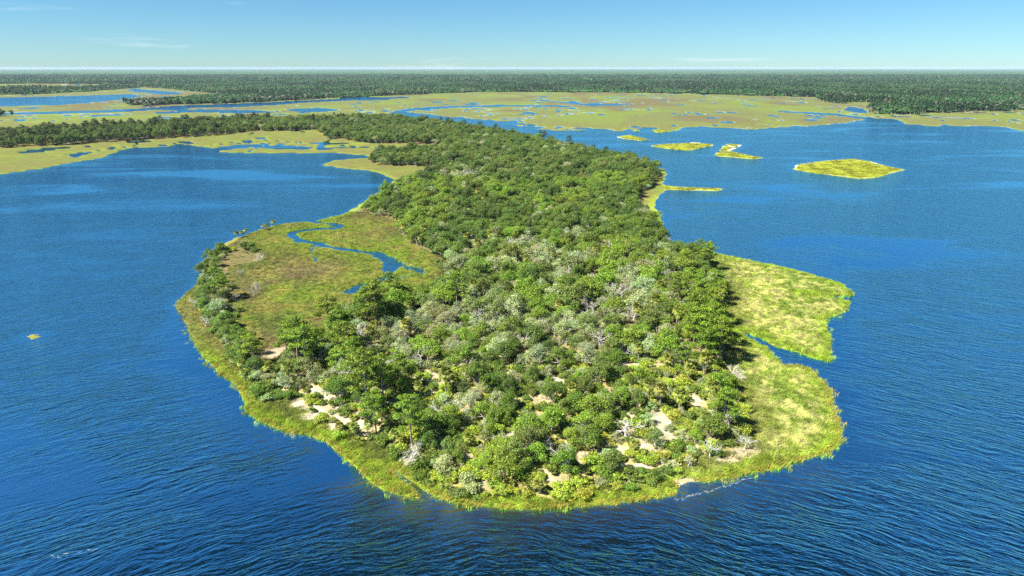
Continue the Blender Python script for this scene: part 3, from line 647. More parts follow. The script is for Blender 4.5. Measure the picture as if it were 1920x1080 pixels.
def make_dead(seed, Hh=6.0, fallen=False):
    """bleached, leafless: trunk and its forking branches"""
    g = np.random.default_rng(seed); T = Acc(); B = Acc()
    ln = g.normal(size=2) * .5
    top = np.array([ln[0], ln[1], Hh * .55])
    T.tube([(0, 0, -.4), (ln[0] * .4, ln[1] * .4, Hh * .3), top], [.30, .24, .17], 6)
    def grow(p, d, L, r, lv):
        q = p + d * L * .5 + g.normal(size=3) * L * .08; e = p + d * L + g.normal(size=3) * L * .12
        B.tube([p, q, e], [r, r * .75, r * .45], 4 if lv < 2 else 3)
        if lv >= 3: return
        for _ in range(3 if lv else 3):
            nd_ = d + g.normal(size=3) * .62; nd_[2] += .12; nd_ /= np.linalg.norm(nd_)
            s0 = q if g.random() < .35 else e
            grow(s0, nd_, L * g.uniform(.5, .8), max(r * .58, .022), lv + 1)
    for i in range(6):
        a = i * 1.05 + g.uniform(-.3, .3); el = g.uniform(.25, 1.1)
        s0 = top * g.uniform(.5, 1.0)
        grow(s0, np.array([math.cos(a) * math.cos(el), math.sin(a) * math.cos(el), math.sin(el)]), Hh * .33, .13, 0)
    if fallen:
        Mt = np.array(Matrix.Rotation(R(72), 3, 'Y'))
        for A in (T, B): A.v = [v @ Mt.T + np.array([0, 0, .9]) for v in A.v]
    return T, B

def protos(maker, args, tname, bark, cname, leaf):
    out = []
    for a in args:
        T, Cr = maker(**a)
        out.append((T.mesh(tname, [M[bark]]), Cr.mesh(cname, [M[leaf]]), T, Cr))
    return out

PR = {
 'live_oak': protos(make_oak, [dict(seed=s, leaves=3800, Rc=5.3, Hh=h, size=.24, twigs=22, ncl=18) for s, h in ((1, 8), (2, 8.5), (3, 7.5), (4, 9), (5, 8), (6, 8.6))], 'trunk', 'bark', 'crown', 'leaf'),
 'grey_oak': protos(make_oak, [dict(seed=s, leaves=2300, Rc=4.6, Hh=7, size=.20, twigs=60, ncl=17) for s in (11, 12, 13, 14)], 'trunk', 'pale_bark', 'crown', 'leaf'),
 'pine_tree': protos(make_pine, [dict(seed=s) for s in (21, 22, 23, 24)], 'trunk', 'pine_bark', 'crown', 'leaf'),
 'cabbage_palm': protos(make_palm, [dict(seed=s) for s in (31, 32, 33)], 'trunk', 'palm_bark', 'crown', 'leaf'),
 'palmetto': protos(make_palmetto, [dict(seed=s) for s in (41, 42, 43)], 'stem', 'palm_bark', 'fronds', 'leaf'),
 'shrub': protos(make_shrub, [dict(seed=s) for s in (51, 52, 53, 54)], 'stem', 'bark', 'foliage', 'leaf'),
 'dead_tree': protos(make_dead, [dict(seed=s) for s in (61, 62, 63, 64, 65)], 'trunk', 'dead', 'branch', 'dead'),
 'fallen_tree': protos(make_dead, [dict(seed=s, fallen=True) for s in (66, 67)], 'trunk', 'dead', 'branch', 'dead'),
}

# ------------------------------------------------------------------ where plants stand
def inside_any(x, y):
    return forest_sd(x, y)

placed = []          # x, y, radius
cellmap = {}
def free(x, y, rad, f=0.62):
    k = 8
    for i in range(int(x // k) - 2, int(x // k) + 3):
        for j in range(int(y // k) - 2, int(y // k) + 3):
            for (a, b, c) in cellmap.get((i, j), ()):
                if (a - x) ** 2 + (b - y) ** 2 < ((rad + c) * f) ** 2: return False
    return True
def occupy(x, y, rad):
    cellmap.setdefault((int(x // 8), int(y // 8)), []).append((x, y, rad))

plants = []          # dict(kind, x, y, scale(3), rot, tint, tone)
def add_plant(kind, x, y, sc, tint, tone, rot=None, rad=None):
    plants.append(dict(kind=kind, x=x, y=y, sc=sc, rot=random.uniform(0, 6.283) if rot is None else rot, tint=tint, tone=tone))
    if rad: occupy(x, y, rad)

def jit(c, a=0.18):
    f = 1.12 + random.uniform(-a, a)
    return tuple(max(0.004, v * f * (1 + random.uniform(-a * .5, a * .5))) for v in c)

PINE_C, PALM_C = (0.135, 0.205, 0.016), (0.200, 0.225, 0.035)
for x, y, h in PINES:
    s = h / 14.0 * (1.18 if y < 500 else 1.0)
    dark = y > 500
    add_plant('pine_tree', x, y, (s * random.uniform(1.0, 1.25),) * 2 + (s,), jit((0.060, 0.100, 0.018) if dark else PINE_C), 'dark green' if dark else 'bright green', rad=1.6 * s)
for x, y, h in PALMS:
    s = max(.85, h / 5.0)
    add_plant('cabbage_palm', x, y, (s, s, s * random.uniform(.85, 1.2)), jit(PALM_C), 'yellow green', rad=.9)
for i, (x, y, h) in enumerate(DEAD):
    s = h / 6.0
    fallen = i in (11, 12)
    add_plant('fallen_tree' if fallen else 'dead_tree', x, y, (s * 1.15, s * 1.15, s), (0.7, 0.68, 0.62), 'bleached white', rad=h * .28)

GZ = np.array(GREYZONES)
def grey_at(x, y):
    d = np.hypot(GZ[:, 0] - x, (GZ[:, 1] - y) * .7) / GZ[:, 2]
    return max(0.0, 1 - d.min())

TONES = {'dark green': (0.082, 0.140, 0.018), 'mid green': (0.110, 0.180, 0.018), 'bright green': (0.160, 0.250, 0.020), 'olive green': (0.130, 0.185, 0.030), 'grey green': (0.255, 0.310, 0.120), 'yellow green': (0.255, 0.320, 0.028)}

def scatter(n, box, fn):
    X = rng.uniform(box[0], box[1], n); Y = rng.uniform(box[2], box[3], n)
    fo = forest_sd(X, Y); sa = np.maximum(sand_amt(X, Y), sand_amt(X, Y + (5 if fn is oak_try else 1.5))); nz = fbm(X / 25, Y / 30, 91, 3)
    for x, y, f, s_, z in zip(X, Y, fo, sa, nz): fn(float(x), float(y), float(f), float(s_), float(z))

# large crowns of the island wood
def oak_try(x, y, f, sa, nz):
    if f < 1.0 or sa > .35: return
    front = y < 205
    if front and random.random() < .45: return
    g_ = grey_at(x, y)
    sc = random.choice([random.uniform(.5, .9), random.uniform(.8, 1.35)]) * (0.62 if y < 190 else .8 if y < 230 else 1.0)
    if f < 4: sc *= .8
    if y > 600: sc *= 1.15
    rad = 4.6 * sc
    if not free(x, y, rad, .53 if y < 200 else .47): return
    if f < 7 and random.random() < (.10 if y < 400 else .05):
        s_ = random.uniform(.6, .95); dk = y > 500
        add_plant('pine_tree', x, y, (s_ * 1.1, s_ * 1.1, s_ * 1.1), jit((0.070, 0.115, 0.018) if dk else PINE_C), 'dark green' if dk else 'bright green', rad=2.0)
        return
    if random.random() < .05:
        s_ = random.uniform(1.0, 1.7)
        add_plant('cabbage_palm', x, y, (s_ * .85, s_ * .85, s_ * 1.15), jit(PALM_C), 'yellow green', rad=1.2)
        return
    if y < 430 and random.random() < .05 + .05 * (g_ > .3):
        s_ = random.uniform(.6, 1.1)
        add_plant('dead_tree', x, y, (s_ * random.uniform(.9, 1.4), s_ * random.uniform(.9, 1.4), s_ * random.uniform(.7, 1.1)), (0.7, 0.68, 0.62), 'grey', rad=2.2 * s_)
        return
    if random.random() < g_ * 1.0 + (.30 if y < 330 else .10):
        t = random.choice(['grey green', 'grey green', 'olive green'])
        add_plant('grey_oak', x, y, (sc * 1.1,) * 2 + (sc * random.uniform(.8, 1.0),), jit(TONES[t], .25), t, rad=rad)
    else:
        u = nz + random.uniform(-.16, .16)
        if y > 560: t = 'dark green' if u < .56 else 'olive green'
        elif y > 330: t = 'dark green' if u < .44 else 'mid green' if u < .60 else 'bright green'
        else: t = 'dark green' if u < .38 else 'mid green' if u < .50 else 'olive green' if u < .57 else 'bright green'
        add_plant('live_oak', x, y, (sc * random.uniform(.92, 1.12), sc * random.uniform(.92, 1.12), sc ** .7 * random.uniform(.75, 1.2)), jit(TONES[t]), t, rad=rad)
scatter(9000, (-120, 150, 135, 420), oak_try)
scatter(16000, (-260, 260, 420, 1000), oak_try)
scatter(9000, (-420, 60, 1000, 1420), oak_try)

def shrub_try(x, y, f, sa, nz):
    if f < -1.2 or sa > .35 and random.random() < .88 or y < 200 and random.random() < .12: return
    sc = random.uniform(.55, 1.15)
    if not free(x, y, 1.7 * sc, .55): return
    u = nz + random.uniform(-.2, .2)
    if y < 190 and random.random() < .30 or random.random() < .07:
        add_plant('palmetto', x, y, (sc * 1.15,) * 2 + (sc * 1.1,), jit(random.choice([(0.150, 0.200, 0.03), (0.24, 0.29, 0.03)])), 'yellow green', rad=1.6 * sc)
        return
    t = 'yellow green' if u > .52 and y < 200 else 'olive green' if u > .45 else 'mid green'
    if random.random() < .15: t = 'grey green'
    add_plant('shrub', x, y, (sc * 1.1,) * 2 + (sc * random.uniform(.8, 1.25),), jit(TONES[t], .25), t, rad=1.6 * sc)
scatter(9000, (-90, 110, 128, 200), shrub_try)
scatter(6000, (-120, 120, 200, 330), shrub_try)
scatter(900, (-130, 160, 330, 480), shrub_try)

# the line of bushes and small trees along the left shore
rp_ = np.array(RIM); rc_ = np.concatenate([[0], np.cumsum(np.linalg.norm(np.diff(rp_, axis=0), axis=1))])
t_ = 0.0
while t_ < rc_[-1]:
    x = float(np.interp(t_, rc_, rp_[:, 0])) + random.gauss(0, 1.6); y = float(np.interp(t_, rc_, rp_[:, 1])) + random.gauss(0, 1.6)
    u = random.random()
    if u < .50:
        sc = random.uniform(.38, .68); t = random.choice(['dark green', 'mid green', 'mid green', 'olive green'])
        add_plant('live_oak', x, y, (sc, sc, sc), jit(TONES[t]), t, rad=4 * sc)
    elif u < .62:
        sc = random.uniform(.35, .6); add_plant('grey_oak', x, y, (sc, sc, sc), jit(TONES['grey green']), 'grey green', rad=4 * sc)
    elif u < .70:
        add_plant('cabbage_palm', x, y, (.9, .9, random.uniform(.5, .8)), jit(PALM_C), 'yellow green', rad=.9)
    else:
        sc = random.uniform(.8, 1.4); t = random.choice(['mid green', 'yellow green', 'olive green'])
        add_plant('shrub', x, y, (sc, sc, sc), jit(TONES[t]), t, rad=1.6 * sc)
    t_ += random.uniform(1.5, 3.2)

# belt of trees on the back strip: pines over oaks
def strip_try(x, y, f, sa, nz):
    if sdf_poly(np.array([x]), np.array([y]), STRIP)[0] < 1: return
    sc = random.uniform(.8, 1.25)
    if not free(x, y, 4.4 * sc, .58): return
    if random.random() < .12:
        add_plant('pine_tree', x, y, (sc * 1.15,) * 2 + (sc * 1.05,), jit((0.050, 0.080, 0.018)), 'dark green', rad=3)
    else:
        t = random.choice(['dark green', 'dark green', 'olive green'])
        add_plant('live_oak', x, y, (sc, sc, sc * random.uniform(1.1, 1.5)), jit(TONES[t]), t, rad=4.4 * sc)
scatter(9000, (-760, -180, 760, 1250), strip_try)

# ------------------------------------------------------------------ which plants are individuals
LM = LANDMARKS
def ground_z(xs, ys):
    s, reg, a, b = land_fields(xs, ys)
    return np.maximum(height(xs, ys, s), 0.0)
zx = np.array([p['x'] for p in plants]); zy = np.array([p['y'] for p in plants]); zz = ground_z(zx, zy)
for p, z in zip(plants, zz): p['z'] = float(z)
LIMIT = {'live_oak': 300, 'grey_oak': 280, 'pine_tree': 120, 'cabbage_palm': 200, 'palmetto': 150, 'shrub': 290, 'dead_tree': 100, 'fallen_tree': 9}
WORDS = {'live_oak': ('live oak', 'tree', 'live oaks of the island wood'), 'grey_oak': ('thin pale-twigged oak', 'tree', 'thin grey oaks of the island wood'),
         'pine_tree': ('tufted pine', 'tree', 'pines on the island'), 'cabbage_palm': ('cabbage palm', 'palm', 'palms on the island'),
         'palmetto': ('low fan-leaved palmetto', 'palmetto', 'palmettos in the front scrub'), 'shrub': ('rounded shrub', 'shrub', 'shrubs in the front scrub'),
         'dead_tree': ('leafless dead tree', 'dead tree', 'bleached dead trees'), 'fallen_tree': ('toppled leafless tree on the grass', 'dead tree', 'bleached dead trees')}
ORD = ['', 'second ', 'third ', 'fourth ', 'fifth ', 'sixth ', 'seventh ', 'eighth ', 'ninth ', 'tenth ', 'eleventh ', 'twelfth ', 'thirteenth ', 'fourteenth ', 'fifteenth ', 'sixteenth ', 'seventeenth ', 'eighteenth ', 'nineteenth ', 'twentieth '] + ['twenty-' + w + ' ' for w in ('first', 'second', 'third', 'fourth', 'fifth', 'sixth', 'seventh', 'eighth', 'ninth')]
single = {k: [] for k in LIMIT}; rest = []
def in_belt(p): return p['x'] < -170 and p['y'] > 700
def show_size(p):
    d = math.hypot(p['x'], p['y'])
    return p['sc'][0] / d * (0 if abs(p['x']) > .95 * p['y'] else 1)
for k in LIMIT:
    c = sorted([p for p in plants if p['kind'] == k], key=lambda p: -p['sc'][0] ** .5 / math.hypot(p['x'], p['y']) * (abs(p['x']) < .85 * p['y']))
    c, bl_ = [p for p in c if not in_belt(p)], [p for p in c if in_belt(p)]
    single[k] = c[:LIMIT[k]]; rest += c[LIMIT[k]:] + bl_
for k, lst in single.items():
    if not lst: continue
    med = sorted(p['sc'][0] for p in lst)
    lo, hi = med[len(med) // 3], med[2 * len(med) // 3]
    buckets = {}
    for p in lst:
        size = 'small' if p['sc'][0] < lo else 'large' if p['sc'][0] > hi else 'medium'
        l = min(range(len(LM)), key=lambda i: math.hypot(LM[i][0] - p['x'], LM[i][1] - p['y']))
        p['lm'] = l; p['size'] = size
        buckets.setdefault((size, p['tone'], l), []).append(p)
    for (size, tone, l), b in buckets.items():
        b.sort(key=lambda p: math.hypot(LM[l][0] - p['x'], LM[l][1] - p['y']))
        for i, p in enumerate(b):
            p['label'] = f"{size} {tone} {WORDS[k][0]}, {ORD[min(i, 28)]}nearest {LM[l][2]}"
    for n, p in enumerate(lst):
        tm, cm = PR[k][n % len(PR[k])][:2]
        root = bpy.data.objects.new(k, None); root.empty_display_size = .3
        root.location = (p['x'], p['y'], p['z']); root.scale = p['sc']; root.rotation_euler = (0, 0, p['rot'])
        col.objects.link(root)
        for me in (tm, cm):
            ch = bpy.data.objects.new(me.name.split('.')[0], me); ch.parent = root; col.objects.link(ch)
            ch.color = (*p['tint'], 1)
        tag(root, p['label'], WORDS[k][1], WORDS[k][2])

# ------------------------------------------------------------------ masses: one object each, plants set on points
def instancer(name, srcs, P, scl, rot, idx, tint, label, cat):
    """srcs: list of meshes; P: n x 3"""
    c = bpy.data.collections.new(name + '_source')
    for i, me in enumerate(srcs):
        so = bpy.data.objects.new(f'{name}_source_{i:02d}', me); c.objects.link(so)
    n = len(P)
    me = bpy.data.meshes.new(name); me.vertices.add(n); me.vertices.foreach_set('co', np.asarray(P, np.float32).ravel())
    for nm, tp, arr, key in (('scl', 'FLOAT_VECTOR', scl, 'vector'), ('rot', 'FLOAT', rot, 'value'), ('idx', 'INT', idx, 'value'), ('tint', 'FLOAT_COLOR', np.concatenate([np.asarray(tint), np.ones((n, 1))], 1), 'color')):
        a = me.attributes.new(nm, tp, 'POINT'); a.data.foreach_set(key, np.asarray(arr, np.int32 if tp == 'INT' else np.float32).ravel())
    o = bpy.data.objects.new(name, me); col.objects.link(o)
    gt = bpy.data.node_groups.new(name, 'GeometryNodeTree')
    gt.interface.new_socket('Geometry', in_out='INPUT', socket_type='NodeSocketGeometry'); gt.interface.new_socket('Geometry', in_out='OUTPUT', socket_type='NodeSocketGeometry')
    gi = gt.nodes.new('NodeGroupInput'); go = gt.nodes.new('NodeGroupOutput')
    ip = gt.nodes.new('GeometryNodeInstanceOnPoints'); ci = gt.nodes.new('GeometryNodeCollectionInfo')
    ci.inputs['Collection'].default_value = c; ci.inputs['Separate Children'].default_value = True; ci.inputs['Reset Children'].default_value = True
    ip.inputs['Pick Instance'].default_value = True
    def attr(nm, tp):
        a = gt.nodes.new('GeometryNodeInputNamedAttribute'); a.data_type = tp; a.inputs['Name'].default_value = nm
        return a.outputs['Attribute']
    cx = gt.nodes.new('ShaderNodeCombineXYZ'); gt.links.new(attr('rot', 'FLOAT'), cx.inputs[2])
    gt.links.new(gi.outputs[0], ip.inputs['Points']); gt.links.new(ci.outputs[0], ip.inputs['Instance'])
    gt.links.new(attr('idx', 'INT'), ip.inputs['Instance Index']); gt.links.new(cx.outputs[0], ip.inputs['Rotation']); gt.links.new(attr('scl', 'FLOAT_VECTOR'), ip.inputs['Scale'])
    gt.links.new(ip.outputs[0], go.inputs[0])
    md = o.modifiers.new('plants', 'NODES'); md.node_group = gt
    tag(o, label, cat, None, 'stuff')
    return o

def joined(pair_or_acc, bark, leaf):
    T, Cr = pair_or_acc
    A = Acc(); A.v = list(T.v); A.f = list(T.f); A.m = [0] * len(T.f); A.n = T.n
    A.v += Cr.v; A.f += [tuple(i + T.n for i in f) for f in Cr.f]; A.m += [1] * len(Cr.f); A.n += Cr.n
    return A.mesh('plant', [M[bark], M[leaf]])

KI = {}; srcs = []
for k, bark, leaf in (('live_oak', 'bark', 'leaf_i'), ('grey_oak', 'pale_bark', 'leaf_i'), ('pine_tree', 'pine_bark', 'leaf_i'), ('shrub', 'bark', 'leaf_i'), ('palmetto', 'palm_bark', 'leaf_i'), ('cabbage_palm', 'palm_bark', 'leaf_i'), ('dead_tree', 'dead', 'dead')):
    KI[k] = (len(srcs), len(PR[k]))
    srcs += [joined(p[2:], bark, leaf) for p in PR[k]]
def mass(name, lst, label, cat):
    if not lst: return
    instancer(name, srcs, [(p['x'], p['y'], p['z']) for p in lst], [p['sc'] for p in lst], [p['rot'] for p in lst], [KI[p['kind']][0] + i % KI[p['kind']][1] for i, p in enumerate(lst)], [p['tint'] for p in lst], label, cat)
mass('island_wood', [p for p in rest if p['kind'] not in ('shrub', 'palmetto') and not (p['x'] < -170 and p['y'] > 700)], 'dense oak canopy running away over the back half of the island', 'wood')
mass('tree_belt', [p for p in rest if p['kind'] not in ('shrub', 'palmetto') and p['x'] < -170 and p['y'] > 700], 'long dark belt of oaks and pines across the marsh at left', 'wood')
mass('undergrowth', [p for p in rest if p['kind'] in ('shrub', 'palmetto')], 'low scrub and palmetto filling gaps between the island trees', 'undergrowth')

# marsh grass and reeds
def make_tuft(seed, n=16, lean=0.35):
    g = np.random.default_rng(seed); A = Acc()
    for i in range(n):
        b = np.array([*(g.normal(size=2) * .28), -.05]); a = g.uniform(0, 6.28); h_ = g.uniform(.55, 1.05)
        w = np.array([math.cos(a), math.sin(a), 0]) * .05
        l1 = np.array([lean * .35 + g.normal() * .1, g.normal() * .12, h_ * .6]); l2 = np.array([lean + g.normal() * .22, g.normal() * .25, h_])
        A.add([b - w, b + w, b + l1 + w * .8, b + l1 - w * .8, b + l2], [(0, 1, 2, 3), (3, 2, 4)])
    return A.mesh('tuft', [M['grass_i']])
tufts = [make_tuft(s) for s in (71, 72, 73, 74)]
nT = 330000
X = rng.uniform(-150, 190, nT); Y = rng.uniform(122, 440, nT)
keep = (np.abs(X) < Y * .95)
X = X[keep]; Y = Y[keep]
s_, reg_, sa_, sb_ = land_fields(X, Y); fo_ = forest_sd(X, Y); sn_ = sand_amt(X, Y)
dens = np.where(s_ < 8, 1.0, 0.62) * np.where(fo_ > 0.5, 0.10, 1.0) * (1 - .93 * sn_)
pool = np.minimum(sdf_line(X, Y, CREEKS[2][1]), sdf_line(X, Y, CREEKS[3][1])) < 9
chan = np.minimum(sdf_line(X, Y, CREEKS[0][1]), sdf_line(X, Y, CREEKS[6][1])) < 4.2
emerg = ~chan & (s_ > -2.2) & (rng.random(len(X)) < np.where(pool, .55, .09 * smooth(-2.2, 0, s_)))
ok = ((s_ > 0.1) | emerg) & (rng.random(len(X)) < dens) & ((reg_ == 1) | (reg_ >= 10))
X = X[ok]; Y = Y[ok]; s_ = s_[ok]; reg_ = reg_[ok]; fo_ = fo_[ok]
gcol = ground_colour(X, Y, np.maximum(s_, 1.5), reg_, np.ones(len(X)), np.minimum(fo_, -3)) * rng.uniform(.75, 1.35, (len(X), 1)) * (.66 + .75 * smooth(.3, .7, fbm(X / .9, Y / 1.5, 93, 3)))[:, None]
gold = (rng.random(len(X)) < smooth(2.2, .3, s_) * .55 * (Y < 200))
gcol[gold] = np.array([0.34, 0.28, 0.05]) * rng.uniform(.7, 1.2, (gold.sum(), 1))
Z = ground_z(X, Y)
hgt = np.clip(fbm(X / 6, Y / 6, 95, 3) * 1.5 + .1, .35, 1.25) * np.where(s_ < 6, .95, .85)
inner_short = (X < -25) & (Y > 205)
hgt = np.where(inner_short, hgt * .55, hgt)
wd = rng.uniform(.9, 1.5, len(X))
sc3 = np.stack([wd, wd, hgt], 1)
rot = rng.normal(.25, .5, len(X))
idx = rng.integers(0, 4, len(X))
for nm, lb, sel in (('shore_reeds', 'bright green and golden reeds fringing the island shoreline', s_ < 7),
                    ('marsh_grass', 'tall pale cordgrass and olive sward covering the island marshes', s_ >= 7)):
    instancer(nm, tufts, np.stack([X, Y, Z], 1)[sel], sc3[sel], rot[sel], idx[sel], gcol[sel], lb, 'grass')

IX, IY = [], []
for p_ in ISLETS:
    q_ = np.array(p_); k_ = int((np.ptp(q_[:, 0])) * (np.ptp(q_[:, 1])) * .5)
    IX.append(rng.uniform(q_[:, 0].min(), q_[:, 0].max(), k_)); IY.append(rng.uniform(q_[:, 1].min(), q_[:, 1].max(), k_))
X = np.concatenate(IX); Y = np.concatenate(IY)
s_, reg_, _, _ = land_fields(X, Y)
ok = (s_ > .6 + 4.5 * np.clip(fbm(X / 9, Y / 9, 47, 2) * 2 - .6, 0, 1)) & (reg_ >= 10); X = X[ok]; Y = Y[ok]; s_ = s_[ok]; reg_ = reg_[ok]
n = len(X); cI = np.where((reg_ == 16)[:, None], np.array([[0.10, 0.12, 0.03]]), np.array([[0.34, 0.36, 0.035]])) * rng.uniform(.6, 1.25, (n, 1)) * (.7 + .6 * smooth(.35, .65, fbm(X / 6, Y / 9, 93, 3)))[:, None]
wd = rng.uniform(1.4, 2.6, n)
instancer('islet_grass', tufts, np.stack([X, Y, ground_z(X, Y)], 1), np.stack([wd, wd, rng.uniform(.35, .75, n)], 1), rng.uniform(0, 6.28, n), rng.integers(0, 4, n), cI, 'yellow green grass standing on the small islets at right', 'grass')

# ------------------------------------------------------------------ mainland woods
def far_tree(seed, n=26, Rc=4.5, Hh=11):
    g = np.random.default_rng(seed); T = Acc(); Cr = Acc()
    T.tube([(0, 0, -1), (0, 0, Hh * .6)], [.3, .15], 4)
    d = g.normal(size=(n, 3)); d[:, 2] = d[:, 2] * .8 + .3; d /= np.linalg.norm(d, axis=1, keepdims=True)
    P = np.array([0, 0, Hh * .66]) + d * np.array([Rc, Rc, Hh * .34]) * g.uniform(.6, 1, (n, 1))
    Cr.sprays(P, d + np.array([0, 0, .5]), 1.9, g, .8)
    return joined((T, Cr), 'bark', 'leaf_far')
far_src = [far_tree(s) for s in (81, 82, 83)] + [far_tree(84, 22, 2.6, 16), far_tree(85, 22, 2.8, 14)]
MAINLAND = [[(-3004.0,1841.0),(-1780.0,2465.0),(-1702.0,2515.0),(-1667.0,2797.0),(-1726.0,3151.0),(-1771.0,3409.0),(-1396.0,2999.0),(-1081.0,2567.0),(-964.0,2371.0),(-962.0,2202.0),(-991.0,1990.0),(-1019.0,1841.0),(-954.0,1725.0),(-847.0,1788.0),(-669.0,1928.0),(-615.0,2091.0),(-540.0,2242.0),(-371.0,2465.0),(-109.0,2736.0),(220.0,2736.0),(624.0,2593.0),(808.0,2371.0),(958.0,2242.0),(853.0,1958.0),(875.0,1869.0),(963.0,1943.0),(960.0,1869.0),(987.0,1814.0),(824.0,1602.0),(755.0,1450.0),(809.0,1416.0),(912.0,1467.0),(1029.0,1532.0),(1128.0,1551.0),(1491.0,1467.0),(1781.0,1206.0),(60000,60000),(-60000,60000)],[(-1204.0,1256.0),(-1033.0,1282.0),(-966.0,1324.0),(-946.0,1353.0),(-999.0,1400.0),(-1114.0,1384.0)]]
CLEAR = [[(-3783.0,2567.0),(-2298.0,3191.0),(-2240.0,3318.0),(-2013.0,3232.0),(-2078.0,3554.0),(-1977.0,3825.0),(-2155.0,4141.0),(-2410.0,4074.0),(-2837.0,4211.0),(-2929.0,4074.0),(-5617.0,3825.0)],[(-1232.0,3825.0),(-946.0,3946.0),(-806.0,4141.0),(-1062.0,4434.0),(-1370.0,4357.0)],[(-1839.0,3504.0),(-1419.0,3151.0),(-1139.0,2862.0),(-1309.0,3232.0),(-1702.0,3605.0)]]
def far_points(n, y0, y1, xr):
    Y = np.sqrt(rng.uniform(y0 * y0, y1 * y1, n)); X = rng.uniform(-1, 1, n) * Y * xr
    return X, Y
fx_, fy_ = [], []
for n, y0, y1 in ((70000, 1150, 2600), (60000, 2600, 4600), (26000, 4600, 9000)):
    a, b = far_points(n, y0, y1, .95); fx_.append(a); fy_.append(b)
FX = np.concatenate(fx_); FY = np.concatenate(fy_)
def wood_sd(x, y):
    k = np.full(x.shape, -500.0)
    for p in MAINLAND: k = np.maximum(k, sdf_poly(x, y, p))
    for p in CLEAR: k = np.minimum(k, -sdf_poly(x, y, p))
    return k + (fbm(x / 45, y / 90, 97, 3) - .5) * 90
ws = wood_sd(FX, FY)
sl, _, _, _ = land_fields(FX, FY)
ok = (ws > 0) & (sl > 2)
FX = FX[ok]; FY = FY[ok]; ws = ws[ok]
n = len(FX)
bl = fbm(FX / 120, FY / 300, 99, 3)
fsc = np.where(FY > 4600, rng.uniform(1.3, 2.0, n), rng.uniform(.6, 1.35, n))
kind = rng.integers(0, 3, n); kind = np.where(rng.random(n) < smooth(.35, .6, fbm(FX / 300, FY / 600, 101, 2)) * .6, rng.integers(3, 5, n), kind)
tint = np.array([0.030, 0.074, 0.022])[None] * rng.uniform(.75, 1.25, (n, 1)) * (0.7 + .9 * smooth(.4, .65, bl))[:, None]
gr = (rng.random(n) < .06 + .35 * smooth(.58, .68, fbm(FX / 90, FY / 160, 103, 3)) * smooth(140, 40, ws))
tint[gr] = np.array([0.20, 0.20, 0.13]) * rng.uniform(.6, 1.1, (gr.sum(), 1))
instancer('mainland_wood', far_src, np.stack([FX, FY, np.full(n, .3)], 1), np.stack([fsc, fsc, np.minimum(fsc, 1.3)], 1), rng.uniform(0, 6.28, n), kind, tint, 'unbroken dark green pine and oak woods stretching to the horizon', 'wood')

# the closed canopy behind the wood's front trees, out to the horizon
m, nt, o_ = new_mat('canopy')
geo = nd(nt, 'ShaderNodeNewGeometry')
mp = nd(nt, 'ShaderNodeMapping'); mp.inputs['Scale'].default_value = (.004, .0016, .01); nt.links.new(geo.outputs['Position'], mp.inputs[0])
n1 = nd(nt, 'ShaderNodeTexNoise', i_Scale=1.0, i_Detail=8.0, i_Roughness=.7); nt.links.new(mp.outputs[0], n1.inputs[0])
n2 = nd(nt, 'ShaderNodeTexNoise', i_Scale=.09, i_Detail=3.0); nt.links.new(geo.outputs['Position'], n2.inputs[0])
rp = nd(nt, 'ShaderNodeMapRange'); rp.inputs[1].default_value = .35; rp.inputs[2].default_value = .68; nt.links.new(n1.outputs[0], rp.inputs[0])
b = nd(nt, 'ShaderNodeBsdfPrincipled', i_Roughness=.9); b.inputs['Specular IOR Level'].default_value = .1
nt.links.new(mixc(nt, rp.outputs[0], (0.018, 0.050, 0.014), (0.060, 0.135, 0.026)), b.inputs['Base Color'])
bp = nd(nt, 'ShaderNodeBump', i_Strength=1.0, i_Distance=6.0); nt.links.new(n2.outputs[0], bp.inputs['Height']); nt.links.new(bp.outputs[0], b.inputs['Normal'])
nt.links.new(b.outputs[0], o_.inputs[0])
cr_ = [1500.0]
while cr_[-1] < 60000: cr_.append(cr_[-1] + (24 if cr_[-1] < 4600 else cr_[-1] * .02))
ca = np.linspace(-1.15, 1.15, 700)
CA, CR = np.meshgrid(ca, np.array(cr_)); cx_ = (np.sin(CA) * CR).ravel(); cy__ = (np.cos(CA) * CR).ravel()
cs = wood_sd(cx_, cy__)
cz = np.clip(cs * .18, -1.5, 8.0) + (fbm(cx_ / 22, cy__ / 22, 105, 3) - .5) * 6 * smooth(10, 60, cs)
NRc, NAc = len(cr_), len(ca)
i0 = (np.arange(NRc - 1)[:, None] * NAc + np.arange(NAc - 1)[None, :]).ravel()
cq = np.stack([i0, i0 + 1, i0 + 1 + NAc, i0 + NAc], 1)[:, ::-1]
cq = cq[cs[cq].min(1) > 4]
u, inv = np.unique(cq, return_inverse=True)
me = mesh_from('wood_canopy', np.stack([cx_, cy__, cz], 1)[u], inv.reshape(cq.shape), [m])
o = bpy.data.objects.new('wood_canopy', me); col.objects.link(o)
tag(o, 'closed treetop canopy of the mainland woods reaching the horizon', 'wood', None, 'stuff')

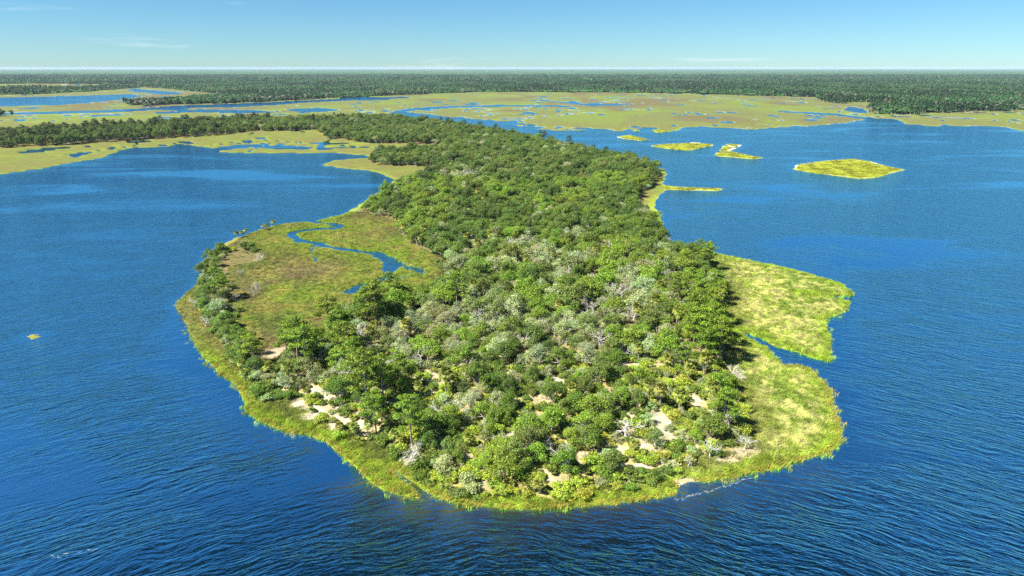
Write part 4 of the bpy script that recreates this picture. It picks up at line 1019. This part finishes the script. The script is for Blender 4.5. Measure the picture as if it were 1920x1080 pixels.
# ------------------------------------------------------------------ foam streaks on the water
def foam(name, pts, wid, n, label):
    g = np.random.default_rng(len(pts) + n); A = Acc()
    pts = np.array(pts); seg = np.linalg.norm(np.diff(pts, axis=0), axis=1); cum = np.concatenate([[0], np.cumsum(seg)])
    for _ in range(n):
        t = g.uniform(0, cum[-1]); x = np.interp(t, cum, pts[:, 0]); y = np.interp(t, cum, pts[:, 1])
        x += g.normal() * wid; y += g.normal() * wid; r_ = g.uniform(.015, .045); l_ = g.uniform(.15, .7)
        dx_ = pts[-1, 0] - pts[0, 0]; dy_ = pts[-1, 1] - pts[0, 1]; q_ = math.hypot(dx_, dy_); w_ = math.atan2(dy_ / q_, dx_ / q_) + g.normal() * .25
        ct, st = math.cos(w_), math.sin(w_)
        k = 6; V = []
        for i in range(k):
            a_ = l_ * g.uniform(.7, 1.2) * math.cos(i * 1.0472); b_ = r_ * g.uniform(.6, 1.4) * math.sin(i * 1.0472)
            V.append((x + a_ * ct - b_ * st, y + a_ * st + b_ * ct, .02))
        V.append((x, y, .04))
        A.add(V, [(i, (i + 1) % k, k) for i in range(k)])
    o = bpy.data.objects.new(name, A.mesh(name, [FOAM])); col.objects.link(o)
    tag(o, label, 'foam', None, 'stuff')
FOAM, nt, o_ = new_mat('foam')
b = nd(nt, 'ShaderNodeBsdfPrincipled', i_Roughness=.7); b.inputs['Base Color'].default_value = (.36, .42, .48, 1); nt.links.new(b.outputs[0], o_.inputs[0])
FOAM_LINES = [[(35.5,127.6),(40.0,129.4),(45.5,132.0),(51.9,135.1),(56.8,137.0)],[(-88.9,110.0),(-86.0,110.3),(-82.7,110.9)]]
foam('foam_streak', FOAM_LINES[0], .32, 80, 'thin white foam streak off the right front shore')
foam('foam_streak', FOAM_LINES[1], .7, 9, 'faint white foam flecks at the lower left of the bay')

# ------------------------------------------------------------------ the air
m, nt, o_ = new_mat('haze')
pv = nd(nt, 'ShaderNodeVolumePrincipled'); pv.inputs['Density'].default_value = HAZE_DENSITY = 2.3e-5
pv.inputs['Color'].default_value = (.62, .82, 1.0, 1)
nt.links.new(pv.outputs[0], o_.inputs['Volume'])
z0, z1, e = -8.0, 98.0, 62000.0
V = [(-e, -e, z0), (e, -e, z0), (e, e, z0), (-e, e, z0), (-e, -e, z1), (e, -e, z1), (e, e, z1), (-e, e, z1)]
me = mesh_from('haze', V, [(0, 3, 2, 1), (4, 5, 6, 7), (0, 1, 5, 4), (1, 2, 6, 5), (2, 3, 7, 6), (3, 0, 4, 7)], [m])
o = bpy.data.objects.new('haze', me); col.objects.link(o)
tag(o, 'thin blue haze over the far woods', 'haze', None, 'stuff')
